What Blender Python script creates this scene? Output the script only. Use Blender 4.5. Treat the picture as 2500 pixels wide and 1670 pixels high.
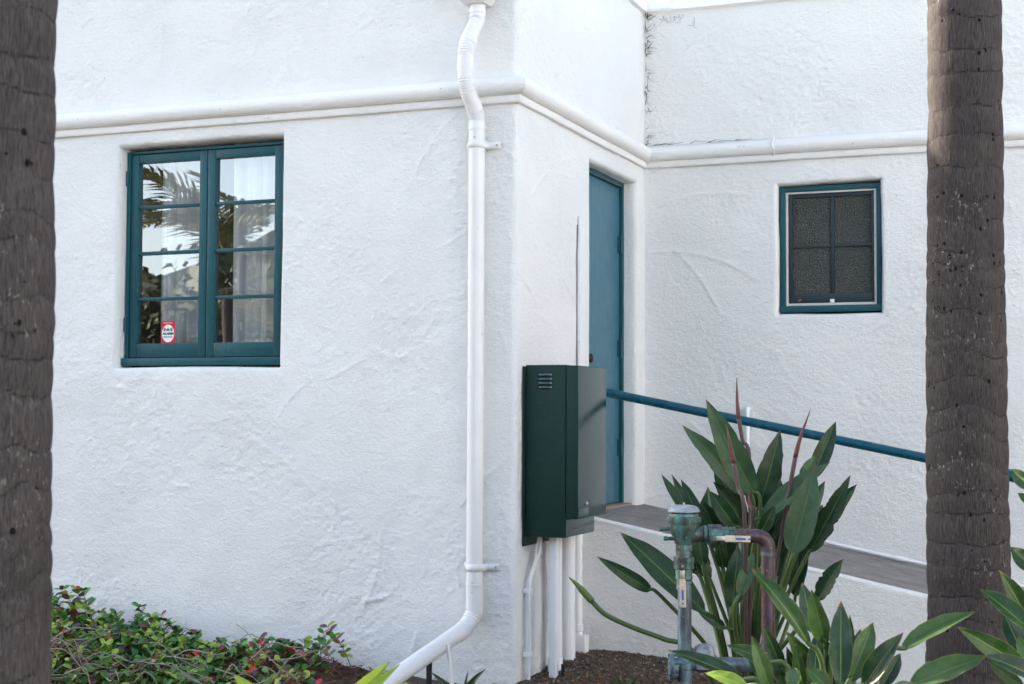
import bpy, bmesh, math, random
import numpy as np
from mathutils import Vector, Matrix, noise as mnoise

for o in list(bpy.data.objects):
    bpy.data.objects.remove(o)
sc = bpy.context.scene
COL = sc.collection
R = math.radians
rng = random.Random(11)

# ------------------------------------------------------------------ camera
FPX = 3673.0                      # focal length in pixels of a 2500 px wide picture
YAW, PITCH, ROLL = 0.37933, 0.04581, 0.00416
CAM = Vector((2.8734, -7.2721, 1.2704))
FW = Vector((-math.sin(YAW) * math.cos(PITCH), math.cos(YAW) * math.cos(PITCH), math.sin(PITCH)))
R0 = Vector((math.cos(YAW), math.sin(YAW), 0.0))
U0 = R0.cross(FW)
RT = math.cos(ROLL) * R0 + math.sin(ROLL) * U0
UP = -math.sin(ROLL) * R0 + math.cos(ROLL) * U0
cd = bpy.data.cameras.new('camera')
cd.sensor_width = 36.0
cd.lens = FPX * 36.0 / 2500.0
cd.clip_end = 2000
cd.dof.use_dof = True
cd.dof.focus_distance = 7.4
cd.dof.aperture_fstop = 6.3
cam = bpy.data.objects.new('camera', cd)
COL.objects.link(cam)
m = Matrix((RT, UP, -FW)).transposed().to_4x4()
m.translation = CAM
cam.matrix_world = m
sc.camera = cam

# ------------------------------------------------------------------ sky, sun, exposure
SUN_AZ = R(165.0)                 # direction towards the sun, measured from +x
SUN_EL = R(20.5)
sd = Vector((math.cos(SUN_AZ) * math.cos(SUN_EL), math.sin(SUN_AZ) * math.cos(SUN_EL), math.sin(SUN_EL)))
w = bpy.data.worlds.new('World')
sc.world = w
w.use_nodes = True
nt = w.node_tree
sky = nt.nodes.new('ShaderNodeTexSky')
sky.sky_type = 'NISHITA'
sky.sun_disc = False
sky.sun_elevation = SUN_EL
sky.sun_rotation = math.atan2(sd.x, sd.y)
sky.air_density = 1.0
sky.dust_density = 2.0
sky.ozone_density = 1.0
hsv = nt.nodes.new('ShaderNodeHueSaturation')   # thin high haze: a paler blue
hsv.inputs['Saturation'].default_value = 0.72
nt.links.new(sky.outputs[0], hsv.inputs['Color'])
nt.links.new(hsv.outputs[0], nt.nodes['Background'].inputs[0])
nt.nodes['Background'].inputs[1].default_value = 0.15
sl = bpy.data.lights.new('sun', 'SUN')
sl.energy = 4.6
sl.angle = R(0.53)
sl.color = (1.0, 0.86, 0.68)
so = bpy.data.objects.new('sun', sl)
COL.objects.link(so)
so.rotation_euler = sd.to_track_quat('Z', 'Y').to_euler()
vs = sc.view_settings
vs.view_transform = 'Standard'
vs.look = 'None'
vs.gamma = 1.0
vs.exposure = 2.17

# ------------------------------------------------------------------ helpers: placing
def at(u, v, d):
    """point seen at (u, v) of the 2500 px survey frame at depth d"""
    return CAM + (FW + RT * ((u - 1250) / FPX) - UP * ((v - 835) / FPX)) * d

def aty(u, v, y):
    dr = FW + RT * ((u - 1250) / FPX) - UP * ((v - 835) / FPX)
    return CAM + dr * ((y - CAM.y) / dr.y)

def atx(u, v, x):
    dr = FW + RT * ((u - 1250) / FPX) - UP * ((v - 835) / FPX)
    return CAM + dr * ((x - CAM.x) / dr.x)

# ------------------------------------------------------------------ helpers: materials
class N:
    def __init__(s, name):
        s.m = bpy.data.materials.new(name)
        s.m.use_nodes = True
        s.t = s.m.node_tree
        s.b = s.t.nodes['Principled BSDF']
        s.tc = s.t.nodes.new('ShaderNodeTexCoord')
    def new(s, typ, **kw):
        n = s.t.nodes.new(typ)
        for k, v in kw.items():
            if k.startswith('_'):
                setattr(n, k[1:], v)
            else:
                n.inputs[k.replace('_', ' ')].default_value = v
        return n
    def link(s, a, b):
        s.t.links.new(a, b)
    def mapped(s, scale=(1, 1, 1), rot=(0, 0, 0), src='Object'):
        mp = s.t.nodes.new('ShaderNodeMapping')
        mp.inputs['Scale'].default_value = scale
        mp.inputs['Rotation'].default_value = rot
        s.link(s.tc.outputs[src], mp.inputs['Vector'])
        return mp.outputs[0]
    def noise(s, scale, detail=3, rough=0.55, vec=None, dist=0.0):
        n = s.t.nodes.new('ShaderNodeTexNoise')
        n.inputs['Scale'].default_value = scale
        n.inputs['Detail'].default_value = detail
        n.inputs['Roughness'].default_value = rough
        n.inputs['Distortion'].default_value = dist
        s.link(vec if vec else s.tc.outputs['Object'], n.inputs['Vector'])
        return n.outputs['Fac']
    def ramp(s, fac, stops, interp='LINEAR'):
        r = s.t.nodes.new('ShaderNodeValToRGB')
        r.color_ramp.interpolation = interp
        e = r.color_ramp.elements
        while len(e) < len(stops):
            e.new(0.5)
        for i, (p, c) in enumerate(stops):
            e[i].position = p
            e[i].color = c if len(c) == 4 else (*c, 1)
        s.link(fac, r.inputs[0])
        return r.outputs[0]
    def mix(s, fac, a, b):
        n = s.t.nodes.new('ShaderNodeMix')
        n.data_type = 'RGBA'
        for sock, v in ((n.inputs[0], fac), (n.inputs[6], a), (n.inputs[7], b)):
            if isinstance(v, (int, float)):
                sock.default_value = v
            elif isinstance(v, tuple):
                sock.default_value = (*v, 1) if len(v) == 3 else v
            else:
                s.link(v, sock)
        return n.outputs[2]
    def math(s, op, a, b=0.0, c=0.0):
        n = s.t.nodes.new('ShaderNodeMath')
        n.operation = op
        for i, v in enumerate((a, b, c)):
            if isinstance(v, (int, float)):
                n.inputs[i].default_value = v
            else:
                s.link(v, n.inputs[i])
        return n.outputs[0]
    def bump(s, h, strength=0.5, dist=0.01):
        n = s.t.nodes.new('ShaderNodeBump')
        n.inputs['Strength'].default_value = strength
        n.inputs['Distance'].default_value = dist
        s.link(h, n.inputs['Height'])
        if s.b.inputs['Normal'].is_linked:
            s.link(s.b.inputs['Normal'].links[0].from_socket, n.inputs['Normal'])
        s.link(n.outputs[0], s.b.inputs['Normal'])
    def base(s, v):
        if isinstance(v, tuple):
            s.b.inputs['Base Color'].default_value = (*v, 1)
        else:
            s.link(v, s.b.inputs['Base Color'])
        return s
    def set(s, rough=0.5, metal=0.0, spec=0.5):
        s.b.inputs['Roughness'].default_value = rough
        s.b.inputs['Metallic'].default_value = metal
        s.b.inputs['Specular IOR Level'].default_value = spec
        return s

def mat_stucco(name, col=(0.80, 0.808, 0.812), dirt=0.25, fine=1.0):
    n = N(name)
    n.set(0.75, 0, 0.3)
    big = n.noise(1.3, 3)
    c = n.mix(n.ramp(big, [(0.35, (0, 0, 0)), (0.7, (1, 1, 1))]), tuple(x * 0.965 for x in col), col)
    st = n.noise(5.0, 5, 0.7, n.mapped((1, 1, 0.12)))
    f = n.ramp(st, [(0.62, (0, 0, 0)), (0.80, (1, 1, 1))])
    f = n.math('MULTIPLY', f, dirt * 0.5)
    c = n.mix(f, c, (0.50, 0.49, 0.46))
    sp = n.noise(38, 2, 0.5)
    f2 = n.math('MULTIPLY', n.ramp(sp, [(0.72, (0, 0, 0)), (0.76, (1, 1, 1))]), dirt * 1.4)
    c = n.mix(f2, c, (0.33, 0.32, 0.30))
    n.base(c)
    patch = n.ramp(n.noise(2.1, 2), [(0.35, (0.72, 0.72, 0.72)), (0.62, (1, 1, 1))])
    h = n.noise(48, 6, 0.72)
    h2 = n.noise(190, 2, 0.6)
    hh = n.math('MULTIPLY', n.math('ADD', h, n.math('MULTIPLY', h2, 0.45)), patch)
    n.bump(hh, 0.95 * fine, 0.011)
    tw = n.noise(16, 4, 0.6, n.mapped((1.0, 1.0, 2.6), (0.0, 0.5, 0.0)), 0.6)
    n.bump(tw, 0.30 * fine, 0.012)
    return n.m

def mat_paint(name, col, rough=0.35, bump=0.25, spec=0.5, wear=None, grain=(1, 1, 0.06), var=0.25, gs=90):
    n = N(name)
    n.set(rough, 0, spec)
    v = n.noise(6, 4)
    c = n.mix(v, tuple(x * (1 - var) for x in col), tuple(min(1, x * (1 + var)) for x in col))
    if wear:
        wv = n.noise(45, 4, 0.7, n.mapped((1, 1, 0.3)))
        c = n.mix(n.ramp(wv, [(0.68, (0, 0, 0)), (0.74, (1, 1, 1))]), c, wear)
    n.base(c)
    n.bump(n.noise(gs, 3, 0.6, n.mapped(grain)), bump, 0.004)
    n.bump(n.noise(26, 3, 0.5), bump * 0.6, 0.006)
    rr = n.noise(12, 3)
    n.link(n.math('MULTIPLY_ADD', rr, 0.25, rough - 0.12), n.b.inputs['Roughness'])
    return n.m

def mat_bark(name):
    n = N(name)
    n.set(0.9, 0, 0.15)
    ring = n.new('ShaderNodeAttribute', _attribute_name='ring').outputs['Fac']
    near = n.new('ShaderNodeAttribute', _attribute_name='near').outputs['Fac']
    fib = n.noise(330, 2, 0.6, n.mapped((1, 1, 0.07)))
    fib2 = n.noise(60, 3, 0.6, n.mapped((1, 1, 0.06)))
    blot = n.noise(5, 4, 0.6, n.mapped((1, 1, 1.6)))
    f = n.math('MULTIPLY_ADD', fib2, 0.18, n.math('MULTIPLY', fib, 0.82))
    c = n.mix(n.ramp(f, [(0.36, (0, 0, 0)), (0.64, (1, 1, 1))]), (0.026, 0.0225, 0.0235), (0.086, 0.075, 0.074))
    c = n.mix(n.math('MULTIPLY', n.ramp(blot, [(0.42, (0, 0, 0)), (0.62, (1, 1, 1))]), 0.55), c, n.mix(0.55, c, (0.030, 0.026, 0.027)))
    band = n.new('ShaderNodeAttribute', _attribute_name='band').outputs['Fac']
    c = n.mix(n.math('MULTIPLY', band, 0.45), c, n.mix(0.7, c, (0.018, 0.015, 0.016)))
    c = n.mix(n.math('MULTIPLY', ring, 0.9), c, (0.008, 0.006, 0.006))
    v = n.t.nodes.new('ShaderNodeTexVoronoi')
    v.inputs['Scale'].default_value = 44
    n.link(n.mapped((1, 1, 0.75)), v.inputs['Vector'])
    cell = n.new('ShaderNodeSeparateColor')
    n.link(v.outputs['Color'], cell.inputs[0])
    pit = n.math('MULTIPLY', n.ramp(v.outputs['Distance'], [(0.20, (1, 1, 1)), (0.34, (0, 0, 0))]), n.math('GREATER_THAN', n.math('ADD', cell.outputs[0], n.math('MULTIPLY', near, 0.55)), 1.06))
    c = n.mix(pit, c, (0.006, 0.005, 0.005))
    lich = n.noise(75, 3, 0.6, n.mapped((1, 1, 0.6)))
    lm = n.noise(2.6, 2)
    lf = n.math('MULTIPLY', n.ramp(lich, [(0.60, (0, 0, 0)), (0.68, (1, 1, 1))]), n.ramp(lm, [(0.47, (0, 0, 0)), (0.60, (1, 1, 1))]))
    lf = n.math('MULTIPLY', lf, n.math('MULTIPLY_ADD', near, 0.8, 0.12))
    c = n.mix(lf, c, (0.36, 0.35, 0.34))
    n.base(c)
    n.bump(f, 0.6, 0.003)
    n.bump(n.math('SUBTRACT', 1.0, pit), 0.8, 0.01)
    n.bump(n.noise(18, 4, 0.65), 0.35, 0.01)
    return n.m

def mat_leaf(name, col, under=None, rib=(0.20, 0.28, 0.07), edge=None, rough=0.36, veins=46, trans=0.12):
    n = N(name)
    n.set(rough, 0, 0.26)
    uv = n.t.nodes.new('ShaderNodeSeparateXYZ')
    n.link(n.tc.outputs['UV'], uv.inputs[0])
    x, y = uv.outputs[0], uv.outputs[1]
    ax = n.math('ABSOLUTE', n.math('SUBTRACT', x, 0.5))       # 0 at the midrib, 0.5 at the edge
    var = n.noise(7, 3)
    c = n.mix(var, tuple(k * 0.6 for k in col), tuple(k * 1.4 for k in col))
    ph = n.math('MULTIPLY', n.math('SUBTRACT', y, n.math('MULTIPLY', ax, 0.22)), veins * 6.283)
    vein = n.math('SINE', n.math('ADD', ph, n.math('MULTIPLY', n.noise(9, 2), 9.0)))
    vein01 = n.math('MULTIPLY_ADD', vein, 0.5, 0.5)
    c = n.mix(n.math('MULTIPLY', n.math('POWER', vein01, 5.0), 0.16), c, tuple(min(1, k * 2.2 + 0.02) for k in col))
    if under:
        geo = n.t.nodes.new('ShaderNodeNewGeometry')
        c = n.mix(geo.outputs['Backfacing'], c, under)
    rf = n.ramp(ax, [(0.012, (1, 1, 1)), (0.034, (0, 0, 0))])
    c = n.mix(rf, c, rib)
    if edge:
        c = n.mix(n.ramp(ax, [(0.475, (0, 0, 0)), (0.492, (1, 1, 1))]), c, edge)
    dry = n.ramp(n.noise(30, 3, 0.6), [(0.74, (0, 0, 0)), (0.80, (1, 1, 1))])
    c = n.mix(n.math('MULTIPLY', dry, 0.6), c, (0.16, 0.11, 0.04))
    tipf = n.math('MULTIPLY', n.ramp(n.math('ADD', y, n.math('MULTIPLY', n.noise(60, 3), 0.10)), [(0.985, (0, 0, 0)), (1.02, (1, 1, 1))]), 0.9)
    c = n.mix(tipf, c, (0.13, 0.075, 0.03))
    dust = n.noise(14, 4, 0.7)
    c = n.mix(n.math('MULTIPLY', n.ramp(dust, [(0.45, (0, 0, 0)), (0.75, (1, 1, 1))]), 0.14), c, (0.22, 0.22, 0.20))
    n.base(c)
    n.bump(vein01, 0.18, 0.003)
    n.bump(n.noise(25, 3), 0.2, 0.006)
    tr = n.t.nodes.new('ShaderNodeBsdfTranslucent')
    n.link(c, tr.inputs[0])
    ms = n.t.nodes.new('ShaderNodeMixShader')
    ms.inputs[0].default_value = trans
    n.link(n.b.outputs[0], ms.inputs[1])
    n.link(tr.outputs[0], ms.inputs[2])
    n.link(ms.outputs[0], n.t.nodes['Material Output'].inputs[0])
    return n.m

def mat_simple(name, col, rough=0.6, var=0.35, scale=20, bump=0.3, metal=0, spec=0.4, bdist=0.005):
    n = N(name)
    n.set(rough, metal, spec)
    v = n.noise(scale, 4)
    n.base(n.mix(v, tuple(x * (1 - var) for x in col), tuple(min(1, x * (1 + var)) for x in col)))
    n.bump(v, bump, bdist)
    return n.m

def mat_patina(name, a, b, cc, amt=0.5, rough=0.5, metal=0.35):
    n = N(name)
    n.set(rough, metal, 0.5)
    v = n.noise(26, 5, 0.7, n.mapped((1, 1, 0.32)))
    c = n.mix(n.ramp(v, [(amt - 0.12, (0, 0, 0)), (amt + 0.12, (1, 1, 1))]), a, b)
    s = n.noise(70, 4, 0.6)
    c = n.mix(n.math('MULTIPLY', n.ramp(s, [(0.62, (0, 0, 0)), (0.72, (1, 1, 1))]), 0.7), c, cc)
    st = n.noise(30, 3, 0.6, n.mapped((1, 1, 0.15)))
    c = n.mix(n.math('MULTIPLY', n.ramp(st, [(0.58, (0, 0, 0)), (0.72, (1, 1, 1))]), 0.5), c, (0.025, 0.022, 0.02))
    n.base(c)
    n.bump(v, 0.4, 0.004)
    n.bump(s, 0.4, 0.003)
    return n.m

def mat_glass(name, refl=0.3, rough=0.0, obscure=False):
    n = N(name)
    t = n.t
    g = t.nodes.new('ShaderNodeBsdfGlossy')
    g.inputs['Roughness'].default_value = rough
    g.inputs['Color'].default_value = (0.93, 0.95, 1.0, 1)
    tr = t.nodes.new('ShaderNodeBsdfTransparent')
    tr.inputs['Color'].default_value = (0.88, 0.90, 0.89, 1)
    ms = t.nodes.new('ShaderNodeMixShader')
    ms.inputs[0].default_value = refl
    b = t.nodes.new('ShaderNodeBump')
    b.inputs['Strength'].default_value = 0.03
    b.inputs['Distance'].default_value = 0.01
    n.link(n.noise(3.0, 1), b.inputs['Height'])
    n.link(b.outputs[0], g.inputs['Normal'])
    n.link(tr.outputs[0], ms.inputs[1])
    n.link(g.outputs[0], ms.inputs[2])
    n.link(ms.outputs[0], t.nodes['Material Output'].inputs[0])
    return n.m

def mat_pebbled(name):
    n = N(name)
    n.set(0.22, 0, 0.5)
    v = n.t.nodes.new('ShaderNodeTexVoronoi')
    v.inputs['Scale'].default_value = 135
    n.link(n.mapped((1, 1, 1)), v.inputs['Vector'])
    d = v.outputs['Distance']
    nz = n.noise(6, 2)
    c = n.mix(n.ramp(d, [(0.15, (1, 1, 1)), (0.55, (0, 0, 0))]), (0.022, 0.028, 0.028), (0.095, 0.105, 0.102))
    c = n.mix(nz, c, n.mix(0.5, c, (0.03, 0.032, 0.025)))
    n.base(c)
    n.bump(d, 0.9, 0.006)
    return n.m

# ------------------------------------------------------------------ helpers: meshes
class MB:
    def __init__(s):
        s.v, s.f, s.mi, s.uv = [], [], [], []
    def add(s, verts, faces, mi=0, uvs=None):
        o = len(s.v)
        s.v += [tuple(p) for p in verts]
        for k, f in enumerate(faces):
            s.f.append(tuple(i + o for i in f))
            s.mi.append(mi)
            s.uv.append([uvs[i] for i in f] if uvs else [(0, 0)] * len(f))
        return s
    def box(s, lo, hi, mi=0, mat=None, bev=0.0):
        x0, y0, z0 = lo
        x1, y1, z1 = hi
        if bev > 0:
            bm = bmesh.new()
            bmesh.ops.create_cube(bm, size=1)
            for q in bm.verts:
                q.co = Vector(((x0 + x1) / 2 + q.co.x * (x1 - x0), (y0 + y1) / 2 + q.co.y * (y1 - y0), (z0 + z1) / 2 + q.co.z * (z1 - z0)))
            bmesh.ops.bevel(bm, geom=list(bm.edges), offset=bev, segments=2, affect='EDGES', profile=0.6)
            bm.verts.index_update()
            V = [q.co.copy() for q in bm.verts]
            F = [[q.index for q in f.verts] for f in bm.faces]
            bm.free()
        else:
            V = [Vector(p) for p in ((x0, y0, z0), (x1, y0, z0), (x1, y1, z0), (x0, y1, z0), (x0, y0, z1), (x1, y0, z1), (x1, y1, z1), (x0, y1, z1))]
            F = [(0, 3, 2, 1), (4, 5, 6, 7), (0, 1, 5, 4), (1, 2, 6, 5), (2, 3, 7, 6), (3, 0, 4, 7)]
        if mat:
            V = [mat @ p for p in V]
        return s.add(V, F, mi)
    def tube(s, pts, rad, seg=10, mi=0, caps=True, ell=None):
        pts = [Vector(p) for p in pts]
        n = len(pts)
        if not hasattr(rad, '__len__'):
            rad = [rad] * n
        V, F = [], []
        t = (pts[1] - pts[0]).normalized()
        nrm = t.orthogonal().normalized()
        for i in range(n):
            tt = (pts[min(i + 1, n - 1)] - pts[max(i - 1, 0)]).normalized()
            q = t.rotation_difference(tt)
            nrm = q @ nrm
            t = tt
            bn = t.cross(nrm)
            for k in range(seg):
                a = 2 * math.pi * k / seg
                V.append(pts[i] + (nrm * math.cos(a) + bn * math.sin(a)) * rad[i])
        for i in range(n - 1):
            for k in range(seg):
                k2 = (k + 1) % seg
                F.append((i * seg + k, i * seg + k2, (i + 1) * seg + k2, (i + 1) * seg + k))
        if caps:
            F.append(tuple(range(seg - 1, -1, -1)))
            F.append(tuple((n - 1) * seg + k for k in range(seg)))
        return s.add(V, F, mi)
    def lathe(s, prof, org, axis, seg=20, mi=0, start=0.0):
        """prof: (distance along axis, radius)"""
        axis = Vector(axis).normalized()
        e1 = axis.orthogonal().normalized()
        e2 = axis.cross(e1)
        V, F = [], []
        for (h, r_) in prof:
            for k in range(seg):
                a = 2 * math.pi * k / seg + start
                V.append(Vector(org) + axis * h + (e1 * math.cos(a) + e2 * math.sin(a)) * r_)
        n = len(prof)
        for i in range(n - 1):
            for k in range(seg):
                k2 = (k + 1) % seg
                F.append((i * seg + k, i * seg + k2, (i + 1) * seg + k2, (i + 1) * seg + k))
        F.append(tuple(range(seg - 1, -1, -1)))
        F.append(tuple((n - 1) * seg + k for k in range(seg)))
        return s.add(V, F, mi)
    def mesh(s, name, mats, smooth=False, angle=None):
        me = bpy.data.meshes.new(name)
        me.from_pydata(s.v, [], s.f)
        for mm in (mats if isinstance(mats, (list, tuple)) else [mats]):
            me.materials.append(mm)
        me.polygons.foreach_set('material_index', s.mi)
        uvl = me.uv_layers.new(name='UVMap')
        uvl.data.foreach_set('uv', [c for f in s.uv for p in f for c in p])
        if smooth:
            me.polygons.foreach_set('use_smooth', [True] * len(me.polygons))
            if angle:
                me.set_sharp_from_angle(angle=R(angle))
        me.update()
        return me
    def build(s, name, mats, parent=None, smooth=False, angle=None, **tags):
        return link(name, s.mesh(name, mats, smooth, angle), parent, **tags)

def link(name, me, parent=None, **tags):
    o = bpy.data.objects.new(name, me)
    COL.objects.link(o)
    if parent:
        o.parent = parent
        o.matrix_parent_inverse = Matrix.Translation(-Vector(parent.matrix_basis.translation)) if not parent.parent else parent.matrix_parent_inverse.copy()
        if parent.parent:
            o.matrix_parent_inverse = WORLD_INV(parent)
    tag(o, **tags)
    return o

def WORLD_INV(p):
    mw = p.matrix_basis.copy()
    q = p
    while q.parent:
        mw = q.parent.matrix_basis @ q.matrix_parent_inverse @ mw if not q.parent.parent else q.matrix_parent_inverse @ mw
        q = q.parent
    return mw.inverted()

def tag(o, label=None, category=None, group=None, kind=None):
    for k, v in (('label', label), ('category', category), ('group', group), ('kind', kind)):
        if v:
            o[k] = v
    return o

def thing(name, label, category, loc=(0, 0, 0), group=None):
    o = bpy.data.objects.new(name, None)
    o.empty_display_size = 0.1
    o.location = loc
    o.matrix_basis = Matrix.Translation(Vector(loc))
    COL.objects.link(o)
    return tag(o, label, category, group)

def spline(pts, n=16):
    P = [Vector(p) for p in pts]
    P = [P[0] * 2 - P[1]] + P + [P[-1] * 2 - P[-2]]
    out = []
    for i in range(1, len(P) - 2):
        for k in range(n):
            t = k / n
            p0, p1, p2, p3 = P[i - 1:i + 3]
            out.append(0.5 * ((2 * p1) + (p2 - p0) * t + (2 * p0 - 5 * p1 + 4 * p2 - p3) * t * t + (3 * p1 - p0 - 3 * p2 + p3) * t ** 3))
    out.append(P[-2])
    return out

# ------------------------------------------------------------------ numpy value noise
_T = np.random.RandomState(5).rand(256, 256).astype(np.float64)
def vnoise(x, y):
    xi, yi = np.floor(x).astype(int), np.floor(y).astype(int)
    fx, fy = x - xi, y - yi
    fx, fy = fx * fx * (3 - 2 * fx), fy * fy * (3 - 2 * fy)
    a, b = _T[xi & 255, yi & 255], _T[(xi + 1) & 255, yi & 255]
    c, d = _T[xi & 255, (yi + 1) & 255], _T[(xi + 1) & 255, (yi + 1) & 255]
    return (a + (b - a) * fx) * (1 - fy) + (c + (d - c) * fx) * fy - 0.5
def fbm(x, y, o=4, g=0.5):
    s, amp = 0, 1
    for i in range(o):
        s = s + amp * vnoise(x * 2 ** i + 17.3 * i, y * 2 ** i + 5.1 * i)
        amp *= g
    return s

# ------------------------------------------------------------------ materials
M_STUCCO = mat_stucco('white_stucco')
M_TRIM = mat_stucco('white_moulding_stucco', (0.80, 0.80, 0.80), 0.5, 0.7)
M_WHITE = mat_paint('white_gloss_paint', (0.80, 0.81, 0.84), 0.35, 0.12, 0.5, (0.42, 0.40, 0.37), (1, 1, 0.3), 0.04)
M_PIPE = mat_paint('aged_white_pipe_paint', (0.70, 0.705, 0.725), 0.42, 0.2, 0.4, (0.36, 0.33, 0.29), (1, 1, 0.12), 0.06, 60)
M_WHITE2 = mat_paint('chalky_white_paint', (0.76, 0.765, 0.78), 0.55, 0.3, 0.3, (0.33, 0.31, 0.29), (1, 1, 0.15), 0.05)
M_SCREEN = mat_paint('weathered_white_screen_paint', (0.55, 0.55, 0.56), 0.55, 0.3, 0.3, (0.16, 0.15, 0.14), (1, 1, 0.2), 0.1)
M_TEAL = mat_paint('teal_joinery_paint', (0.007, 0.068, 0.086), 0.34, 0.5, 0.28, (0.03, 0.12, 0.15))
M_DOOR = mat_paint('blue_door_paint', (0.040, 0.140, 0.195), 0.38, 0.3, 0.35, (0.03, 0.10, 0.14), (1, 1, 0.04), 0.10, 40)
M_RAIL = mat_paint('blue_rail_paint', (0.004, 0.070, 0.112), 0.28, 0.15, 0.28, None, (1, 1, 1), 0.15)
M_SASHD = mat_paint('dark_sash_paint', (0.003, 0.016, 0.024), 0.4, 0.2)
M_BOX = mat_paint('dark_green_enamel', (0.006, 0.030, 0.025), 0.34, 0.5, 0.24, None, (1, 1, 1), 0.12, 260)
M_BOXR = mat_paint('dark_green_gloss_enamel', (0.010, 0.036, 0.034), 0.15, 0.12, 1.0, None, (1, 1, 0.02), 0.08, 120)
M_BLACK = mat_simple('black_metal', (0.012, 0.012, 0.013), 0.45, 0.3)
M_STEEL = mat_simple('dull_steel', (0.45, 0.44, 0.42), 0.35, 0.2, 40, 0.2, 0.9)
M_KNOB = mat_simple('dark_bronze_knob', (0.05, 0.04, 0.035), 0.3, 0.3, 40, 0.1, 0.8)
M_GLASS = mat_glass('window_glass', 0.30)
M_PEB = mat_pebbled('pebbled_glass')
M_SHEER = mat_simple('sheer_curtain_cloth', (0.74, 0.74, 0.76), 0.9, 0.1, 8, 0.1)
M_DRAPE = mat_simple('brown_drape_cloth', (0.075, 0.055, 0.045), 0.9, 0.2, 8, 0.1)
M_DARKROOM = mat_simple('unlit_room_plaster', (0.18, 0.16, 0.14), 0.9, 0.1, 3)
M_BARK = mat_bark('palm_bark')
M_SOIL = mat_simple('dark_soil', (0.075, 0.058, 0.046), 0.95, 0.7, 30, 0.9, 0, 0.2, 0.02)
M_ROOF = mat_simple('roof_felt', (0.3, 0.3, 0.3), 0.9, 0.2, 6)

# ------------------------------------------------------------------ ground
LB = 2.2965
def ground_z(x, y):
    z = -0.15 - 0.03 * max(0.0, min(x, 6.0)) - 0.008 * max(0, -y)
    z += 0.10 * math.exp(-((x + 1.25) / 0.42) ** 2 - ((y + 0.25) / 0.45) ** 2)
    z += 0.05 * math.exp(-((x - 0.15) / 0.5) ** 2 - ((y - 0.85) / 0.7) ** 2)
    if abs(x) < 8 and abs(y) < 12:
        z += 0.030 * mnoise.noise(Vector((x * 2.3, y * 2.3, 0))) + 0.014 * mnoise.noise(Vector((x * 9, y * 9, 3)))
    return z
def spaced(lo, hi, core0, core1, step):
    a = list(np.arange(core0, core1 + 1e-6, step))
    l, s = core0, step
    while l > lo:
        s *= 1.6
        l -= s
        a.insert(0, max(l, lo))
    l, s = core1, step
    while l < hi:
        s *= 1.6
        l += s
        a.append(min(l, hi))
    return a
gx, gy = spaced(-400, 400, -4.0, 4.0, 0.06), spaced(-400, 400, -4.0, 1.3, 0.06)
gb = MB()
gb.add([(x, y, ground_z(x, y)) for y in gy for x in gx],
       [(j * len(gx) + i, j * len(gx) + i + 1, (j + 1) * len(gx) + i + 1, (j + 1) * len(gx) + i) for j in range(len(gy) - 1) for i in range(len(gx) - 1)])
gb.build('ground', M_SOIL, None, True, kind='structure')

M_PAVE = mat_simple('pale_concrete_paving', (0.27, 0.26, 0.25), 0.9, 0.15, 8, 0.3)
pv = MB()
pv.box((-40, -14.0, -0.40), (40, -5.2, -0.17), bev=0.02)  # added pale slab out of view, bounces sunlight up onto the walls
pv.build('bounce_pavement', M_PAVE, None, kind='structure')

# ------------------------------------------------------------------ house walls
ZT, ZB = 3.925, -0.45
RC_ = 0.035                        # rounding of plaster corners
house = thing('stucco_house', 'white stucco house with teal windows and a blue side door', 'house', (0, 0, -0.15))

arcs = []
ar = random.Random(4)
for _ in range(420):
    arcs.append((ar.uniform(-3.4, 3.4), ar.uniform(-0.2, 3.9), ar.choice((ar.uniform(0.05, 0.3), ar.uniform(0.3, 1.2))), ar.uniform(0, 6.283), ar.uniform(0.10, 0.5), ar.uniform(0.0020, 0.0105), ar.choice((-1, 1)), ar.choice('ACB')))
for a in ((-0.70, 1.72, 0.16, 4.6, 0.85, 0.010, 1, 'A'), (-0.62, 1.84, 0.20, 2.2, 0.4, 0.009, -1, 'A'), (-0.56, 1.78, 0.09, 5.9, 0.7, 0.009, 1, 'A'),
          (-0.36, 1.55, 0.3, 0.2, 0.35, 0.009, 1, 'A'), (-0.9, 0.92, 0.6, 2.3, 0.30, 0.007, 1, 'A'), (-1.9, 3.1, 0.8, 1.4, 0.35, 0.004, 1, 'A')):
    arcs.append(a)

def relief(s, z, who):
    off = {'A': 0.0, 'B': 31.7, 'C': 77.1}[who]
    h = 0.011 * fbm(s * 1.6 + off, z * 1.6, 3) + 0.0045 * fbm(s * 7 + off, z * 9, 3)
    rough = np.clip(fbm(s * 1.9 + off + 9, z * 1.9, 2) * 2.2 + 0.45, 0.12, 1)
    h = h + rough * 0.0050 * fbm(s * 40 + off, z * 40, 2, 0.8)
    comb = np.clip(fbm(s * 1.1 + off + 40, z * 1.3, 2) * 4 - 0.5, 0, 1)
    h = h + comb * 0.0030 * vnoise((s * 0.8 + z) * 60 + 3 * vnoise(s * 4, z * 4), (s - z * 0.8) * 9)
    for (cx, cz, r, a0, ext, amp, side, wh) in arcs:
        if wh != who:
            continue
        dx, dz = s - cx, z - cz
        d = np.hypot(dx, dz)
        da = np.abs((np.arctan2(dz, dx) - a0 + np.pi) % (2 * np.pi) - np.pi)
        m_ = np.clip((ext - da) / (0.35 * ext), 0, 1)
        q = (d - r) * side
        prof = np.where(q > 0, np.exp(-q / 0.016), np.exp(np.minimum(q, 0) / 0.005))
        h = h + amp * m_ * prof * np.clip(1.5 - np.abs(q) / 0.06, 0, 1) * (0.7 + 0.6 * vnoise(s * 20, z * 20))
    return h

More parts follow.
